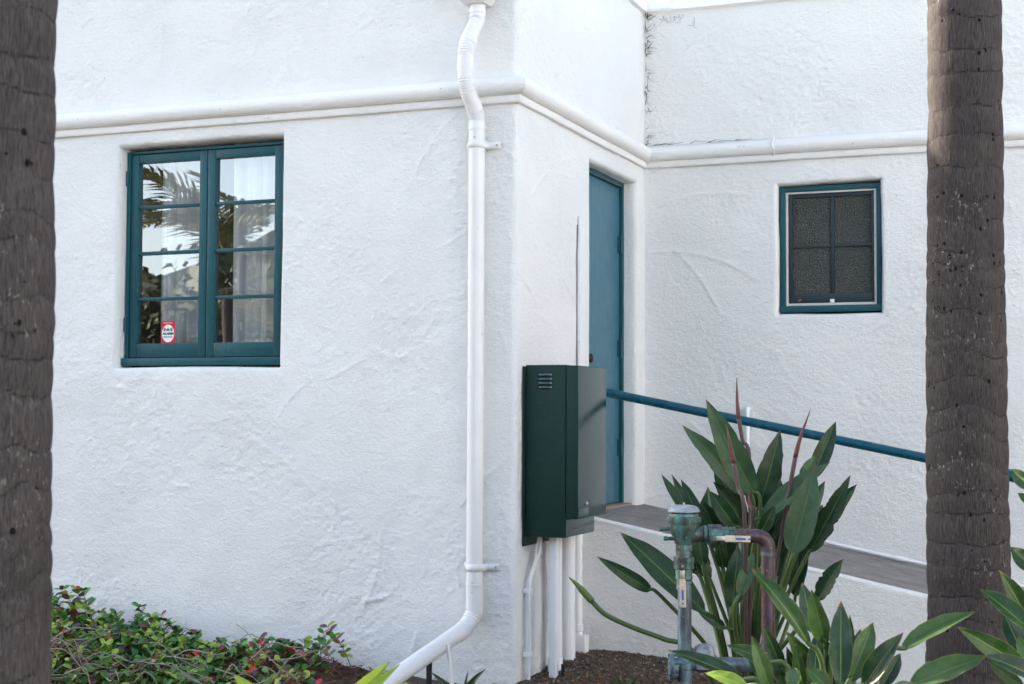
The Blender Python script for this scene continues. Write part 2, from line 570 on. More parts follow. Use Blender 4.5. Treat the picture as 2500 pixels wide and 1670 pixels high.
def np_mesh(name, V, F, mat):
    me = bpy.data.meshes.new(name)
    me.vertices.add(len(V))
    me.vertices.foreach_set('co', np.ascontiguousarray(V, dtype=np.float32).ravel())
    me.loops.add(F.size)
    me.loops.foreach_set('vertex_index', F.ravel().astype(np.int32))
    me.polygons.add(len(F))
    me.polygons.foreach_set('loop_start', np.arange(0, F.size, 4, dtype=np.int32))
    me.polygons.foreach_set('loop_total', np.full(len(F), 4, dtype=np.int32))
    me.polygons.foreach_set('use_smooth', np.ones(len(F), dtype=bool))
    me.materials.append(mat)
    me.update(calc_edges=True)
    return me

def lines(lo, hi, step, fixed):
    a = sorted([lo, hi] + [f for f in fixed if lo < f < hi])
    out = []
    for p, q in zip(a[:-1], a[1:]):
        n = max(1, int(round((q - p) / step)))
        out += list(p + (q - p) * np.arange(n) / n)
    return np.array(out + [hi])

def wall_sheet(who, s0, s1, opening, to_world, rim=None, step=0.0085, reveal=0.16, label=None):
    """a plaster face s (along) x z (up) pushed out by relief; opening=(s0,s1,z0,z1) gets rounded edges and reveals"""
    o = opening
    S = lines(s0, s1, step, [o[0], o[1]] if o else [])
    Z = lines(ZB, ZT, step, [o[2], o[3]] if o else [])
    ss, zz = np.meshgrid(S, Z)
    h = relief(ss, zz, who)
    depth = np.zeros_like(ss)
    sj, zj = ss.copy(), zz.copy()
    if o:
        ex = np.maximum(np.maximum(o[0] - ss, ss - o[1]), 0)
        ez = np.maximum(np.maximum(o[2] - zz, zz - o[3]), 0)
        e = np.hypot(ex, ez)
        r_ = 0.024
        k = np.clip(e / r_, 0, 1)
        depth = r_ * (1 - np.sqrt(np.clip(1 - (1 - k) ** 2, 0, 1)))
        fade = np.clip(e / 0.05, 0, 1)
        h = h * fade
        wob = np.exp(-e / 0.05)
        sj = ss + wob * 0.012 * fbm(zz * 3.1 + 4, ss * 3.1, 2)
        zj = zz + wob * 0.010 * fbm(ss * 3.3 + 8, zz * 3.3, 2)
    V = to_world(sj, zj, h - depth)
    ns, nz = len(S), len(Z)
    idx = np.arange(ns * nz).reshape(nz, ns)
    F = np.stack([idx[:-1, :-1], idx[:-1, 1:], idx[1:, 1:], idx[1:, :-1]], -1)
    if o:
        cs, cz = (S[:-1] + S[1:]) / 2, (Z[:-1] + Z[1:]) / 2
        inside = ((cs[None, :] > o[0]) & (cs[None, :] < o[1]) & (cz[:, None] > o[2]) & (cz[:, None] < o[3]))
        F = F[~inside]
    F = F.reshape(-1, 4)
    V = V.reshape(-1, 3)
    if o:
        # reveal ring
        iS0, iS1 = np.searchsorted(S, o[0] - 1e-6), np.searchsorted(S, o[1] - 1e-6)
        iZ0, iZ1 = np.searchsorted(Z, o[2] - 1e-6), np.searchsorted(Z, o[3] - 1e-6)
        ring = [(i, iZ0) for i in range(iS0, iS1)] + [(iS1, j) for j in range(iZ0, iZ1)] + [(i, iZ1) for i in range(iS1, iS0, -1)] + [(iS0, j) for j in range(iZ1, iZ0, -1)]
        rs = np.array([sj[j, i] for i, j in ring])
        rz = np.array([zj[j, i] for i, j in ring])
        prev = np.array([idx[j, i] for i, j in ring])
        EV, EF, base_ = [], [], len(V)
        for q, dp in enumerate((0.05, 0.08, 0.11, reveal)):
            cx, cz2 = (o[0] + o[1]) / 2, (o[2] + o[3]) / 2
            sh = 0.003 * fbm(rs * 9 + q * 3, rz * 9, 2)
            P = to_world(rs + np.sign(cx - rs) * 0.0 + sh, rz + sh, np.full_like(rs, -dp))
            cur = base_ + np.arange(len(ring)) + q * len(ring)
            EV.append(P)
            EF.append(np.stack([prev, np.roll(prev, -1), np.roll(cur, -1), cur], -1))
            prev = cur
        V = np.concatenate([V] + EV)
        F = np.concatenate([F] + EF)
    if rim is not None:
        V = rim(V)
    return link('wall', np_mesh('wall', V, F, M_STUCCO), house, label=label)

def tw_A(s, z, h):
    # s along x; the last RC_ before the corner bends round a quarter arc
    t = np.clip((s + RC_) / RC_, 0, 1) * (math.pi / 4)
    x = np.where(s < -RC_, s, -RC_ + np.sin(t) * RC_)
    y = np.where(s < -RC_, 0.0, RC_ - np.cos(t) * RC_)
    nx, ny = np.where(s < -RC_, 0, np.sin(t)), np.where(s < -RC_, -1, -np.cos(t))
    k = np.clip(-s / 0.03, 0, 1)
    return np.stack([x + nx * h * k, y + ny * h * k, z], -1)
def tw_B(s, z, h):
    t = np.clip((RC_ - s) / RC_, 0, 1) * (math.pi / 4)
    y = np.where(s > RC_, s, RC_ - np.sin(t) * RC_)
    x = np.where(s > RC_, 0.0, -RC_ + np.cos(t) * RC_)
    nx, ny = np.where(s > RC_, 1, np.cos(t)), np.where(s > RC_, 0, -np.sin(t))
    k = np.clip(s / 0.03, 0, 1)
    return np.stack([x + nx * h * k, y + ny * h * k, z], -1)
def tw_C(s, z, h):
    return np.stack([s, LB - h, z], -1)

WA = (-2.497, -1.4285, 1.5227, 2.7841)
WC = (0.8971, 1.5378, 1.9087, 2.7217)
DO = (1.185, 2.125, 0.60, 2.765)
wall_sheet('A', -3.4, 0.0, (WA[0] - 0.010, WA[1] + 0.012, WA[2] - 0.012, WA[3] + 0.022), tw_A, label='long white plaster face with the casement window')
wall_sheet('B', 0.0, LB + 0.03, DO, tw_B, label='white plaster face with the blue door')
wall_sheet('C', -0.02, 3.5, (WC[0] - 0.006, WC[1] + 0.008, WC[2] - 0.012, WC[3] + 0.012), tw_C, label='set back white plaster face with the small window')
# the rest of the shell, plain
sh = MB()
sh.add([(-12, 0, ZB), (-3.4, 0, ZB), (-3.4, 0, ZT), (-12, 0, ZT)], [(0, 1, 2, 3)])
sh.add([(3.5, LB, ZB), (10, LB, ZB), (10, LB, ZT), (3.5, LB, ZT)], [(0, 1, 2, 3)])
sh.add([(10, LB, ZB), (10, 11, ZB), (10, 11, ZT), (10, LB, ZT)], [(0, 1, 2, 3)])
sh.add([(-12, 11, ZB), (10, 11, ZB), (10, 11, ZT), (-12, 11, ZT)], [(3, 2, 1, 0)])
sh.add([(-12, 0, ZB), (-12, 11, ZB), (-12, 11, ZT), (-12, 0, ZT)], [(3, 2, 1, 0)])
sh.build('wall', M_STUCCO, house, label='plain outer shell of the house beyond the view')
rf = MB()
rf.box((-11.98, 0.05, 3.60), (-0.05, 10.95, 3.68))
rf.box((-0.05, LB + 0.05, 3.60), (9.98, 10.95, 3.68))
rf.build('roof', M_ROOF, house)
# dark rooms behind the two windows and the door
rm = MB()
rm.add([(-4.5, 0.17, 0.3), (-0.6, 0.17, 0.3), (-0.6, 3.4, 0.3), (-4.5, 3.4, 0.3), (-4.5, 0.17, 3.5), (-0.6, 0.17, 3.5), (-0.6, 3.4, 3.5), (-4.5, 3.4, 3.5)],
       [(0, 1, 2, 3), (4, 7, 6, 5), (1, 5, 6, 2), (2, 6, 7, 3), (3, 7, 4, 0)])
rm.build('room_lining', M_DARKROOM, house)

# coping along the parapet
def coping(name, pts, wdt_out, z0, z1, lab):
    b = MB()
    b.box(*pts, bev=0.006)
    return b.build(name, M_WHITE, house, label=lab)
b = MB().box((-12, -0.035, ZT), (0.035, 0.30, ZT + 0.085), bev=0.006)
b.build('coping', M_WHITE, house)
b = MB().box((-0.30, 0.303, ZT), (0.035, LB - 0.038, ZT + 0.085), bev=0.006)
b.build('coping', M_WHITE, house)
b = MB().box((-0.30, LB - 0.035, ZT + 0.002), (10, LB + 0.26, ZT + 0.083), bev=0.006)
b.box((0.036, LB - 0.044, ZT + 0.012), (0.20, LB - 0.036, ZT + 0.083), bev=0.002)
b.build('coping', M_WHITE, house)

# string-course moulding: half-round torus over a narrow fillet
ZM = 2.8838
prof = [(0.0, 0.0), (0.020, 0.0), (0.024, 0.004), (0.024, 0.036), (0.020, 0.042)]
for k in range(13):
    a = -math.pi / 2 * 0.86 + (math.pi * 0.93) * k / 12
    prof.append((0.020 + 0.052 * math.cos(a), 0.089 + 0.048 * math.sin(a)))
prof += [(0.0, 0.142)]
def mould(name, p0, p1, nrm, e0, e1, lab):
    """e0/e1: shift along the run per unit of projection at the two ends (mitres)"""
    p0, p1, nrm = Vector(p0), Vector(p1), Vector(nrm)
    run = (p1 - p0)
    L = run.length
    run.normalize()
    nn = max(2, int(L / 0.04))
    V, F = [], []
    for i in range(nn + 1):
        for (o_, z_) in prof:
            a = e0 * o_ + (L - e0 * o_ + e1 * o_) * i / nn
            p = p0 + run * a
            wv = 0.0022 * mnoise.noise(Vector((p.x * 3, p.y * 3, z_ * 8))) * (1 if o_ > 0 and 0 < i < nn else 0)
            wz = 0.0035 * mnoise.noise(Vector((p.x * 1.2, p.y * 1.2, 7)))  * (1 if 0 < i < nn else 0)
            V.append(p + nrm * (o_ + wv) + Vector((0, 0, ZM + z_ + wz)))
    k = len(prof)
    for i in range(nn):
        for j in range(k - 1):
            F.append((i * k + j, (i + 1) * k + j, (i + 1) * k + j + 1, i * k + j + 1))
    mb = MB().add(V, F)
    return mb.build('moulding', M_TRIM, house, True, 50, label=lab)
mould('m', (-12, 0, 0), (0, 0, 0), (0, -1, 0), 0, 1, 'rounded moulding above the casement window')
mould('m', (0, 0, 0), (0, LB, 0), (1, 0, 0), -1, -1, 'rounded moulding above the blue door')
mould('m', (0, LB, 0), (10, LB, 0), (0, -1, 0), 1, 0, 'rounded moulding above the small window')
b = MB()
b.tube([(0.878 + 0.006 * math.sin(k * 1.3), LB - 0.004 - 0.070 * math.sin(math.pi * min(1, k / 9 + 0.12)) ** 0.7, ZM + 0.155 - 0.016 * k) for k in range(11)], 0.007, 6)
b.build('caulked_joint', M_TRIM, house, True)
# plastered-over pipe chase beside the door
b = MB()
pts = [(0.012 + 0.003 * mnoise.noise(Vector((0, 0, z * 4))), 0.955 + 0.006 * mnoise.noise(Vector((3, 0, z * 3))), z) for z in np.arange(0.4, 2.44, 0.04)]
b.tube(pts, [0.020 if p[2] < 2.2 else 0.020 * max(0.25, (2.48 - p[2]) / 0.28) for p in pts], 10)
b.build('plastered_pipe', M_STUCCO, house, True)
MB().tube([(0.006, 0.936 + 0.004 * mnoise.noise(Vector((3, 0, z * 3))), z) for z in np.arange(0.5, 2.36, 0.05)], 0.0022, 6).build('cable', M_BLACK, house, True)  # black tube drawn for the dark gap line beside the chase, no real cable

# ------------------------------------------------------------------ casement window
GY = 0.070                        # depth of the frame's face behind the plaster
def part_box(parent, name, lo, hi, mat, bev=0.004, **t):
    return MB().box(lo, hi, bev=bev).build(name, mat, parent, True, 40, **t)
win = MB()
x0, x1, z0, z1 = WA
win.box((x0, GY, z0 + 0.045), (x0 + 0.022, GY + 0.09, z1), bev=0.003)
win.box((x1 - 0.022, GY, z0 + 0.045), (x1, GY + 0.09, z1), bev=0.003)
win.box((x0 + 0.022, GY + 0.001, z1 - 0.016), (x1 - 0.022, GY + 0.09, z1), bev=0.003)
W1 = win.build('window', M_TEAL, house, True, 40, label='teal casement window of eight panes with an alarm sticker')
part_box(W1, 'sill', (x0 - 0.008, GY - 0.028, z0), (x1 + 0.002, GY + 0.09, z0 + 0.046), M_TEAL, 0.008)
zs0, zs1 = z0 + 0.049, z1 - 0.019
xm = x0 + 0.548
SY = GY + 0.008
panes = []
for side, (a, b_) in enumerate(((x0 + 0.025, xm - 0.0025), (xm + 0.0025, x1 - 0.025))):
    st = 0.050
    s_ = MB()
    s_.box((a, SY, zs0), (a + st, SY + 0.04, zs1), bev=0.004)
    s_.box((b_ - st, SY, zs0), (b_, SY + 0.04, zs1), bev=0.004)
    s_.box((a + st, SY + 0.002, zs1 - 0.052), (b_ - st, SY + 0.04, zs1), bev=0.004)
    s_.box((a + st, SY + 0.002, zs0), (b_ - st, SY + 0.04, zs0 + 0.082), bev=0.004)
    sash = s_.build('sash', M_TEAL, W1, True, 40)
    g0, g1 = zs0 + 0.082, zs1 - 0.052
    ph = (g1 - g0 - 3 * 0.020) / 4
    for k in range(4):
        za = g0 + k * (ph + 0.020)
        tilt = rng.uniform(-0.010, 0.010)
        tx = rng.uniform(-0.006, 0.006)
        p = MB().add([(a + st, SY + 0.024 - tx * 0.3, za), (b_ - st, SY + 0.024 + tx * 0.3, za), (b_ - st, SY + 0.024 + tx * 0.3 + tilt * ph, za + ph), (a + st, SY + 0.024 - tx * 0.3 + tilt * ph, za + ph)], [(0, 1, 2, 3)])
        p.build('pane', M_GLASS, W1)
        if k < 3:
            part_box(W1, 'glazing_bar', (a + st - 0.002, SY + 0.006, za + ph), (b_ - st + 0.002, SY + 0.036, za + ph + 0.020), M_TEAL, 0.005)
for hz in (z0 + 0.20, z0 + 1.06):
    MB().lathe([(0, 0.008), (0.085, 0.008)], (x0 + 0.006, GY - 0.006, hz), (0, 0, 1), 10).build('hinge', M_TEAL, W1, True, 40)

# alarm sticker
def text_mesh(mb, body, size, cx, cz, y, mi, width=None, bold=0.0):
    cu = bpy.data.curves.new('t', 'FONT')
    cu.body = body
    cu.size = size
    cu.align_x = 'CENTER'
    cu.offset = bold
    ob = bpy.data.objects.new('t', cu)
    COL.objects.link(ob)
    bpy.context.view_layer.update()
    dg = bpy.context.evaluated_depsgraph_get()
    me = ob.evaluated_get(dg).to_mesh()
    xs = [v.co.x for v in me.vertices]
    sx = (width / (max(xs) - min(xs))) if width else 1
    mid = (max(xs) + min(xs)) / 2
    V = [(cx + (v.co.x - mid) * sx, y, cz + v.co.y) for v in me.vertices]
    F = [tuple(p.vertices) for p in me.polygons]
    mb.add(V, F, mi)
    bpy.data.objects.remove(ob)
    bpy.data.curves.remove(cu)
M_RED = mat_simple('red_print', (0.55, 0.012, 0.03), 0.4, 0.1, 30, 0)
M_PWHITE = mat_simple('white_print', (0.80, 0.82, 0.82), 0.4, 0.03, 30, 0)
M_PBLACK = mat_simple('black_print', (0.012, 0.018, 0.022), 0.4, 0.1, 30, 0)
M_PBLUE = mat_simple('grey_blue_print', (0.07, 0.13, 0.16), 0.4, 0.1, 30, 0)
sp = aty(411, 813, SY + 0.02)
SX, SZ, SYY = sp.x, zs0 + 0.148, SY + 0.018
stk = MB()
hw, hh = 0.048, 0.064
stk.box((SX - hw, SYY, SZ - hh), (SX + hw, SYY + 0.0012, SZ + hh), 0)
stk.add([(SX + 0.042 * math.cos(k * math.pi / 16), SYY - 0.0008, SZ - 0.008 + 0.051 * math.sin(k * math.pi / 16)) for k in range(32)], [tuple(range(32))], 1)
text_mesh(stk, 'PROTECTED BY', 0.011, SX, SZ + 0.049, SYY - 0.0012, 1, 0.060)
text_mesh(stk, 'S·A·S', 0.026, SX, SZ + 0.006, SYY - 0.0016, 2, 0.062, 0.0014)
text_mesh(stk, 'ALARM', 0.019, SX, SZ - 0.015, SYY - 0.0016, 2, 0.076, 0.0012)
text_mesh(stk, 'SERVICE', 0.012, SX, SZ - 0.032, SYY - 0.0016, 3, 0.062, 0.0003)
stk.box((SX - hw, SYY - 0.0001, SZ - hh - 0.020), (SX + hw, SYY + 0.0011, SZ - hh - 0.0005), 2)
for a, b_ in ((-0.042, -0.028), (-0.018, -0.004), (0.020, 0.034)):
    stk.box((SX + a, SYY - 0.0012, SZ - hh - 0.008), (SX + b_, SYY - 0.0004, SZ - hh - 0.005), 1)
stk.box((SX - hw, SYY - 0.0012, SZ - hh - 0.014), (SX + 0.01, SYY - 0.0004, SZ - hh - 0.0115), 1)
stk.build('alarm_sticker', [M_RED, M_PWHITE, M_PBLACK, M_PBLUE], W1, label='small red alarm sticker with a white oval')

# curtains behind the glass
def curtain(xa, xb, y, mat, label, amp=0.030, wl=0.085, ph=0.0, grp=None):
    n = max(8, int((xb - xa) / 0.008))
    V, F = [], []
    for j in range(7):
        z = 1.30 + j * 0.27
        for i in range(n + 1):
            x = xa + (xb - xa) * i / n
            a = amp * (math.sin(6.283 * x / wl + ph + 0.7 * math.sin(x * 9)) + 0.5 * math.sin(6.283 * x / (wl * 0.43) + z))
            V.append((x, y + a * (1.15 - 0.05 * j), z))
    for j in range(6):
        for i in range(n):
            F.append((j * (n + 1) + i, j * (n + 1) + i + 1, (j + 1) * (n + 1) + i + 1, (j + 1) * (n + 1) + i))
    return MB().add(V, F).build('curtain', mat, None, True, label=label, category='curtain', group='curtains behind the casement window')
curtain(-2.36, -2.02, 0.22, M_SHEER, 'pale sheer curtain behind the left casement sash')
curtain(-1.84, -1.40, 0.22, M_SHEER, 'pale sheer curtain behind the right casement sash', 0.030, 0.10, 1.0)
curtain(-2.02, -1.86, 0.31, M_DRAPE, 'brown drape hanging between the two sheer curtains', 0.02, 0.06)
curtain(-2.62, -2.42, 0.31, M_DRAPE, 'brown drape at the far left of the casement window', 0.02, 0.06)

# ------------------------------------------------------------------ small window
x0, x1, z0, z1 = WC
FY = LB + 0.055
w2 = MB()
w2.box((x0, FY, z0 + 0.040), (x0 + 0.033, FY + 0.08, z1), bev=0.003)
w2.box((x1 - 0.030, FY, z0 + 0.040), (x1, FY + 0.08, z1), bev=0.003)
w2.box((x0 + 0.033, FY + 0.001, z1 - 0.033), (x1 - 0.030, FY + 0.08, z1), bev=0.003)
W2 = w2.build('window', M_TEAL, house, True, 40, label='small teal window with four pebbled glass panes')
part_box(W2, 'sill', (x0 - 0.003, FY - 0.012, z0), (x1 + 0.003, FY + 0.08, z0 + 0.042), M_TEAL, 0.006)
s_ = MB()
a, b_, c, d = x0 + 0.034, x1 - 0.031, z0 + 0.043, z1 - 0.034
s_.box((a, FY + 0.012, c), (a + 0.014, FY + 0.04, d), bev=0.003)
s_.box((b_ - 0.015, FY + 0.012, c), (b_, FY + 0.04, d), bev=0.003)
s_.box((a + 0.014, FY + 0.013, d - 0.013), (b_ - 0.015, FY + 0.04, d), bev=0.003)
s_.box((a + 0.014, FY + 0.011, c), (b_ - 0.015, FY + 0.04, c + 0.016), bev=0.003)
s_.build('screen_frame', M_SCREEN, W2, True, 40, label='thin white screen frame')
a2, b2, c2, d2 = a + 0.015, b_ - 0.016, c + 0.017, d - 0.014
s_ = MB()
s_.box((a2, FY + 0.030, c2), (a2 + 0.026, FY + 0.06, d2), bev=0.002)
s_.box((b2 - 0.018, FY + 0.030, c2), (b2, FY + 0.06, d2), bev=0.002)
s_.box((a2 + 0.026, FY + 0.031, d2 - 0.022), (b2 - 0.018, FY + 0.06, d2), bev=0.002)
s_.box((a2 + 0.026, FY + 0.031, c2), (b2 - 0.018, FY + 0.06, c2 + 0.060), bev=0.002)
s_.build('sash', M_SASHD, W2, True, 40)
gx0, gx1, gz0, gz1 = a2 + 0.026, b2 - 0.018, c2 + 0.060, d2 - 0.022
xmid, zmid = (gx0 + gx1) / 2 + 0.004, gz0 + (gz1 - gz0) * 0.49
part_box(W2, 'glazing_bar', (xmid - 0.011, FY + 0.034, gz0), (xmid + 0.011, FY + 0.056, gz1), M_SASHD, 0.003)
part_box(W2, 'glazing_bar', (gx0, FY + 0.036, zmid - 0.009), (xmid - 0.011, FY + 0.056, zmid + 0.009), M_SASHD, 0.003)
part_box(W2, 'glazing_bar', (xmid + 0.011, FY + 0.036, zmid - 0.009), (gx1, FY + 0.056, zmid + 0.009), M_SASHD, 0.003)
for pa, pb in ((gx0, xmid - 0.011), (xmid + 0.011, gx1)):
    for pc, pd_ in ((gz0, zmid - 0.009), (zmid + 0.009, gz1)):
        MB().box((pa, FY + 0.046, pc), (pb, FY + 0.050, pd_)).build('pane', M_PEB, W2)
part_box(W2, 'latch', (xmid - 0.013, FY + 0.006, c + 0.0165), (xmid + 0.013, FY + 0.022, c + 0.040), M_WHITE2, 0.003)

# ------------------------------------------------------------------ door
DY0, DY1, DZ0, DZ1 = 1.185, 2.125, 0.69, 2.765
dx = -0.085
fr = MB()
fr.box((dx - 0.06, DY1 - 0.030, 0.60), (dx, DY1 + 0.02, DZ1 + 0.01), bev=0.003)
fr.box((dx - 0.06, DY0 - 0.02, 0.60), (dx, DY0 + 0.040, DZ1 + 0.01), bev=0.003)
fr.box((dx - 0.06, DY0 + 0.040, DZ1 - 0.030), (dx - 0.001, DY1 - 0.030, DZ1 + 0.01), bev=0.003)
slab = MB().box((dx - 0.065, DY0 + 0.044, DZ0 - 0.006), (dx - 0.022, DY1 - 0.034, DZ1 - 0.034), bev=0.003)
DOOR = slab.build('door', M_DOOR, house, True, 40, label='flat blue painted door')
fr.build('door_frame', M_TEAL, DOOR, True, 40)
for hz in (2.30, 1.62, 0.98):
    hb = MB()
    hb.lathe([(0, 0.008), (0.115, 0.008)], (dx - 0.008, DY1 - 0.036, hz), (0, 0, 1), 10)
    hb.box((dx - 0.021, DY1 - 0.075, hz + 0.004), (dx - 0.016, DY1 - 0.044, hz + 0.111))
    hb.build('hinge', M_TEAL, DOOR, True, 40)
MB().lathe([(0, 0.026), (0.006, 0.026), (0.008, 0.012), (0.034, 0.011), (0.038, 0.022), (0.046, 0.029), (0.058, 0.029), (0.066, 0.020), (0.068, 0.004)],
           (dx - 0.024, 1.372, 1.592), (1, 0, 0), 20).build('knob', M_KNOB, DOOR, True, 40)
M_BRICKT = mat_simple('terracotta_threshold', (0.28, 0.21, 0.18), 0.8, 0.3, 60, 0.4)
part_box(DOOR, 'threshold', (dx - 0.08, DY0, DZ0 - 0.06), (-0.03, DY1, DZ0 - 0.012), M_BRICKT, 0.004)

# ------------------------------------------------------------------ added wing, unseen at the right, bounces sunlight onto the side walls
wg = thing('added_bounce_wing', 'added unseen white wing beyond the right edge bouncing sun onto the walls', 'house', (9.0, -2.0, -0.2))
wv = MB()
wv.box((8.6, -9.0, -0.4), (13.0, LB - 0.2, 4.2), bev=0.03)
wv.build('wall', M_STUCCO, wg)
MB().box((8.5, -9.1, 4.2), (13.1, LB - 0.1, 4.3), bev=0.02).build('coping', M_WHITE, wg)
for yy in (-7.2, -4.4, -1.6):
    wm = MB().box((8.56, yy - 0.5, 1.2), (8.62, yy + 0.5, 2.4), bev=0.005).build('window', M_TEAL, wg)
    MB().box((8.545, yy - 0.42, 1.28), (8.557, yy + 0.42, 2.32)).build('pane', M_PEB, wm)

# ------------------------------------------------------------------ ramp and its low wall
def ramp_z(x):
    return 0.662 - 0.190 * x
n = N('ramp_concrete')
n.set(0.9, 0, 0.25)
v1, v2 = n.noise(6, 5, 0.65), n.noise(160, 3, 0.7)
c = n.mix(n.ramp(v1, [(0.35, (0, 0, 0)), (0.7, (1, 1, 1))]), (0.25, 0.235, 0.225), (0.40, 0.385, 0.37))
c = n.mix(n.ramp(v2, [(0.35, (0, 0, 0)), (0.65, (1, 1, 1))]), n.mix(0.55, c, (0.07, 0.06, 0.055)), c)
c = n.mix(n.ramp(n.noise(11, 4, 0.7, n.mapped((0.4, 2.0, 1))), [(0.56, (0, 0, 0)), (0.68, (1, 1, 1))]), c, (0.13, 0.105, 0.09))
n.base(c)
n.bump(v2, 0.7, 0.006)
M_CONC = n.m
rp = MB()
NX = 60
V, F = [], []
for i in range(NX + 1):
    x = -0.10 + 5.1 * i / NX
    for y in (1.120, LB + 0.02):
        V.append((x, y, ramp_z(max(x, -0.02)) + 0.003 * mnoise.noise(Vector((x * 3, y, 0)))))
for i in range(NX):
    F.append((2 * i, 2 * i + 2, 2 * i + 3, 2 * i + 1))
rp.add(V, F)
rp.build('ramp', M_CONC, None, True, kind='structure')
# low wall carrying the ramp: front face with relief + rounded top
def ramp_wall():
    S = np.arange(-0.02, 5.0, 0.0125)
    prof_t = np.concatenate([np.linspace(0, 0.92, 60), 0.92 + np.array([0.02, 0.04, 0.06, 0.08])])
    V = []
    yD = 1.055
    for t in prof_t:
        pass
    rows = []
    zt = 0.662 - 0.190 * np.maximum(S, 0) + 0.004 + 0.004 * fbm(S * 2.2, S * 0 + 3, 3)
    for q in np.linspace(0, 1, 72):
        z = -0.45 + (zt - 0.02 + 0.45) * q
        h = relief(S, z, 'C') * 0.9
        rows.append(np.stack([S, yD - h, z], -1))
    for a in (0.35, 0.8, 1.2, 1.571):
        rows.append(np.stack([S, yD + 0.02 - 0.02 * np.cos(a) + 0 * S, zt - 0.02 + 0.02 * np.sin(a)], -1))
    rows.append(np.stack([S, yD + 0.045 + 0.006 * fbm(S * 5, S * 0, 2), zt + 0.001], -1))
    rows.append(np.stack([S, yD + 0.075 + 0 * S, zt - 0.012], -1))
    V = np.concatenate(rows)
    ns = len(S)
    idx = np.arange(len(rows) * ns).reshape(len(rows), ns)
    F = np.stack([idx[:-1, :-1], idx[:-1, 1:], idx[1:, 1:], idx[1:, :-1]], -1).reshape(-1, 4)
    return link('ramp_wall', np_mesh('ramp_wall', V, F, M_STUCCO), None, label='low white stucco wall holding up the sloping concrete ramp', category='wall')
ramp_wall()
# thin white conduit along the foot of the back wall
b = MB()
b.tube([(x, LB - 0.022, ramp_z(x) + 0.022 + 0.003 * mnoise.noise(Vector((x * 3, 0, 0)))) for x in np.arange(0.95, 4.6, 0.1)], 0.011, 8)
cz = thing('wall_conduit', 'thin white conduit along the foot of the wall above the ramp', 'conduit', (1.0, LB - 0.02, ramp_z(1.0)))
b.build('conduit_tube', M_WHITE, cz, True)
bp = MB().tube([(1.62, LB - 0.022, ramp_z(1.62) + 0.022), (1.68, LB - 0.022, ramp_z(1.68) + 0.022)], 0.016, 8)
bp.build('coupling', M_WHITE, cz, True, 40)
# short white pipe on the back wall
b = MB()
b.tube(spline([(0.70, LB + 0.01, 1.285), (0.70, LB - 0.02, 1.287), (0.70, LB - 0.04, 1.268), (0.70, LB - 0.04, 1.2), (0.70, LB - 0.04, 1.03)], 6), 0.016, 10)
b.build('wall_pipe_stub', M_WHITE, None, True, 50, label='short white bent pipe on the wall behind the blue handrail', category='pipe')

# ------------------------------------------------------------------ handrail
hr = thing('handrail', 'blue painted pipe handrail sloping down along the ramp', 'handrail', (0.1, 1.12, 0.65))
rail_z = lambda x: 1.405 - 0.196 * x
MB().tube([(x, 1.12, rail_z(x)) for x in (0.02, 0.5, 1.0, 1.5, 2.0, 2.36)], 0.0255, 16).build('rail', M_RAIL, hr, True, 60)
MB().tube([(2.36, 1.12, rail_z(2.36)), (3.2, 1.12, rail_z(3.2)), (4.2, 1.12, rail_z(4.2))], 0.0255, 16).build('rail', M_RAIL, hr, True, 60)
MB().tube([(2.335, 1.12, rail_z(2.335)), (2.345, 1.12, rail_z(2.345)), (2.41, 1.12, rail_z(2.41)), (2.42, 1.12, rail_z(2.42))], [0.026, 0.033, 0.033, 0.026], 16).build('coupling', M_RAIL, hr, True, 40)
for xx in (2.27, 4.1):
    MB().tube([(xx, 1.12, ramp_z(xx) - 0.02), (xx, 1.12, rail_z(xx) - 0.01)], 0.022, 12).build('post', M_RAIL, hr, True, 60)
MB().tube([(0.0, 1.12, rail_z(0.02) - 0.002), (0.035, 1.12, rail_z(0.035))], 0.034, 16).build('wall_flange', M_RAIL, hr, True, 40)

# ------------------------------------------------------------------ utility box
ub = thing('utility_box', 'dark green steel utility box on the wall beside the door', 'box', (0.15, 0.33, 0.6))
b = MB().box((0.012, 0.102, 0.614), (0.236, 0.565, 1.512), bev=0.005)
b.build('case', [M_BOX], ub, True, 40)
b = MB().box((0.004, 0.080, 0.565), (0.0115, 0.60, 1.505), bev=0.001)
b.build('back_plate', M_BOX, ub, True, 40)
cvr = MB()
cvr.box((0.2405, 0.098, 0.712), (0.3015, 0.569, 1.508), bev=0.003)
cv = cvr.build('cover', M_BOX, ub, True, 40)
MB().box((0.302, 0.102, 0.716), (0.3045, 0.565, 1.504), bev=0.001).build('front_panel', M_BOXR, cv, True, 40, label='glossy front panel')
MB().box((0.2362, 0.106, 0.620), (0.2385, 0.561, 0.706), bev=0.0008).build('lower_panel', M_BOXR, ub, True, 40)
MB().box((0.3047, 0.104, 0.716), (0.3065, 0.268, 0.768), bev=0.0006).build('hatch', M_BOXR, cv, True, 40)
MB().lathe([(0, 0.012), (0.006, 0.012), (0.010, 0.007), (0.011, 0.001)], (0.3047, 0.232, 0.785), (1, 0, 0), 12).build('lock', M_STEEL, cv, True, 40)
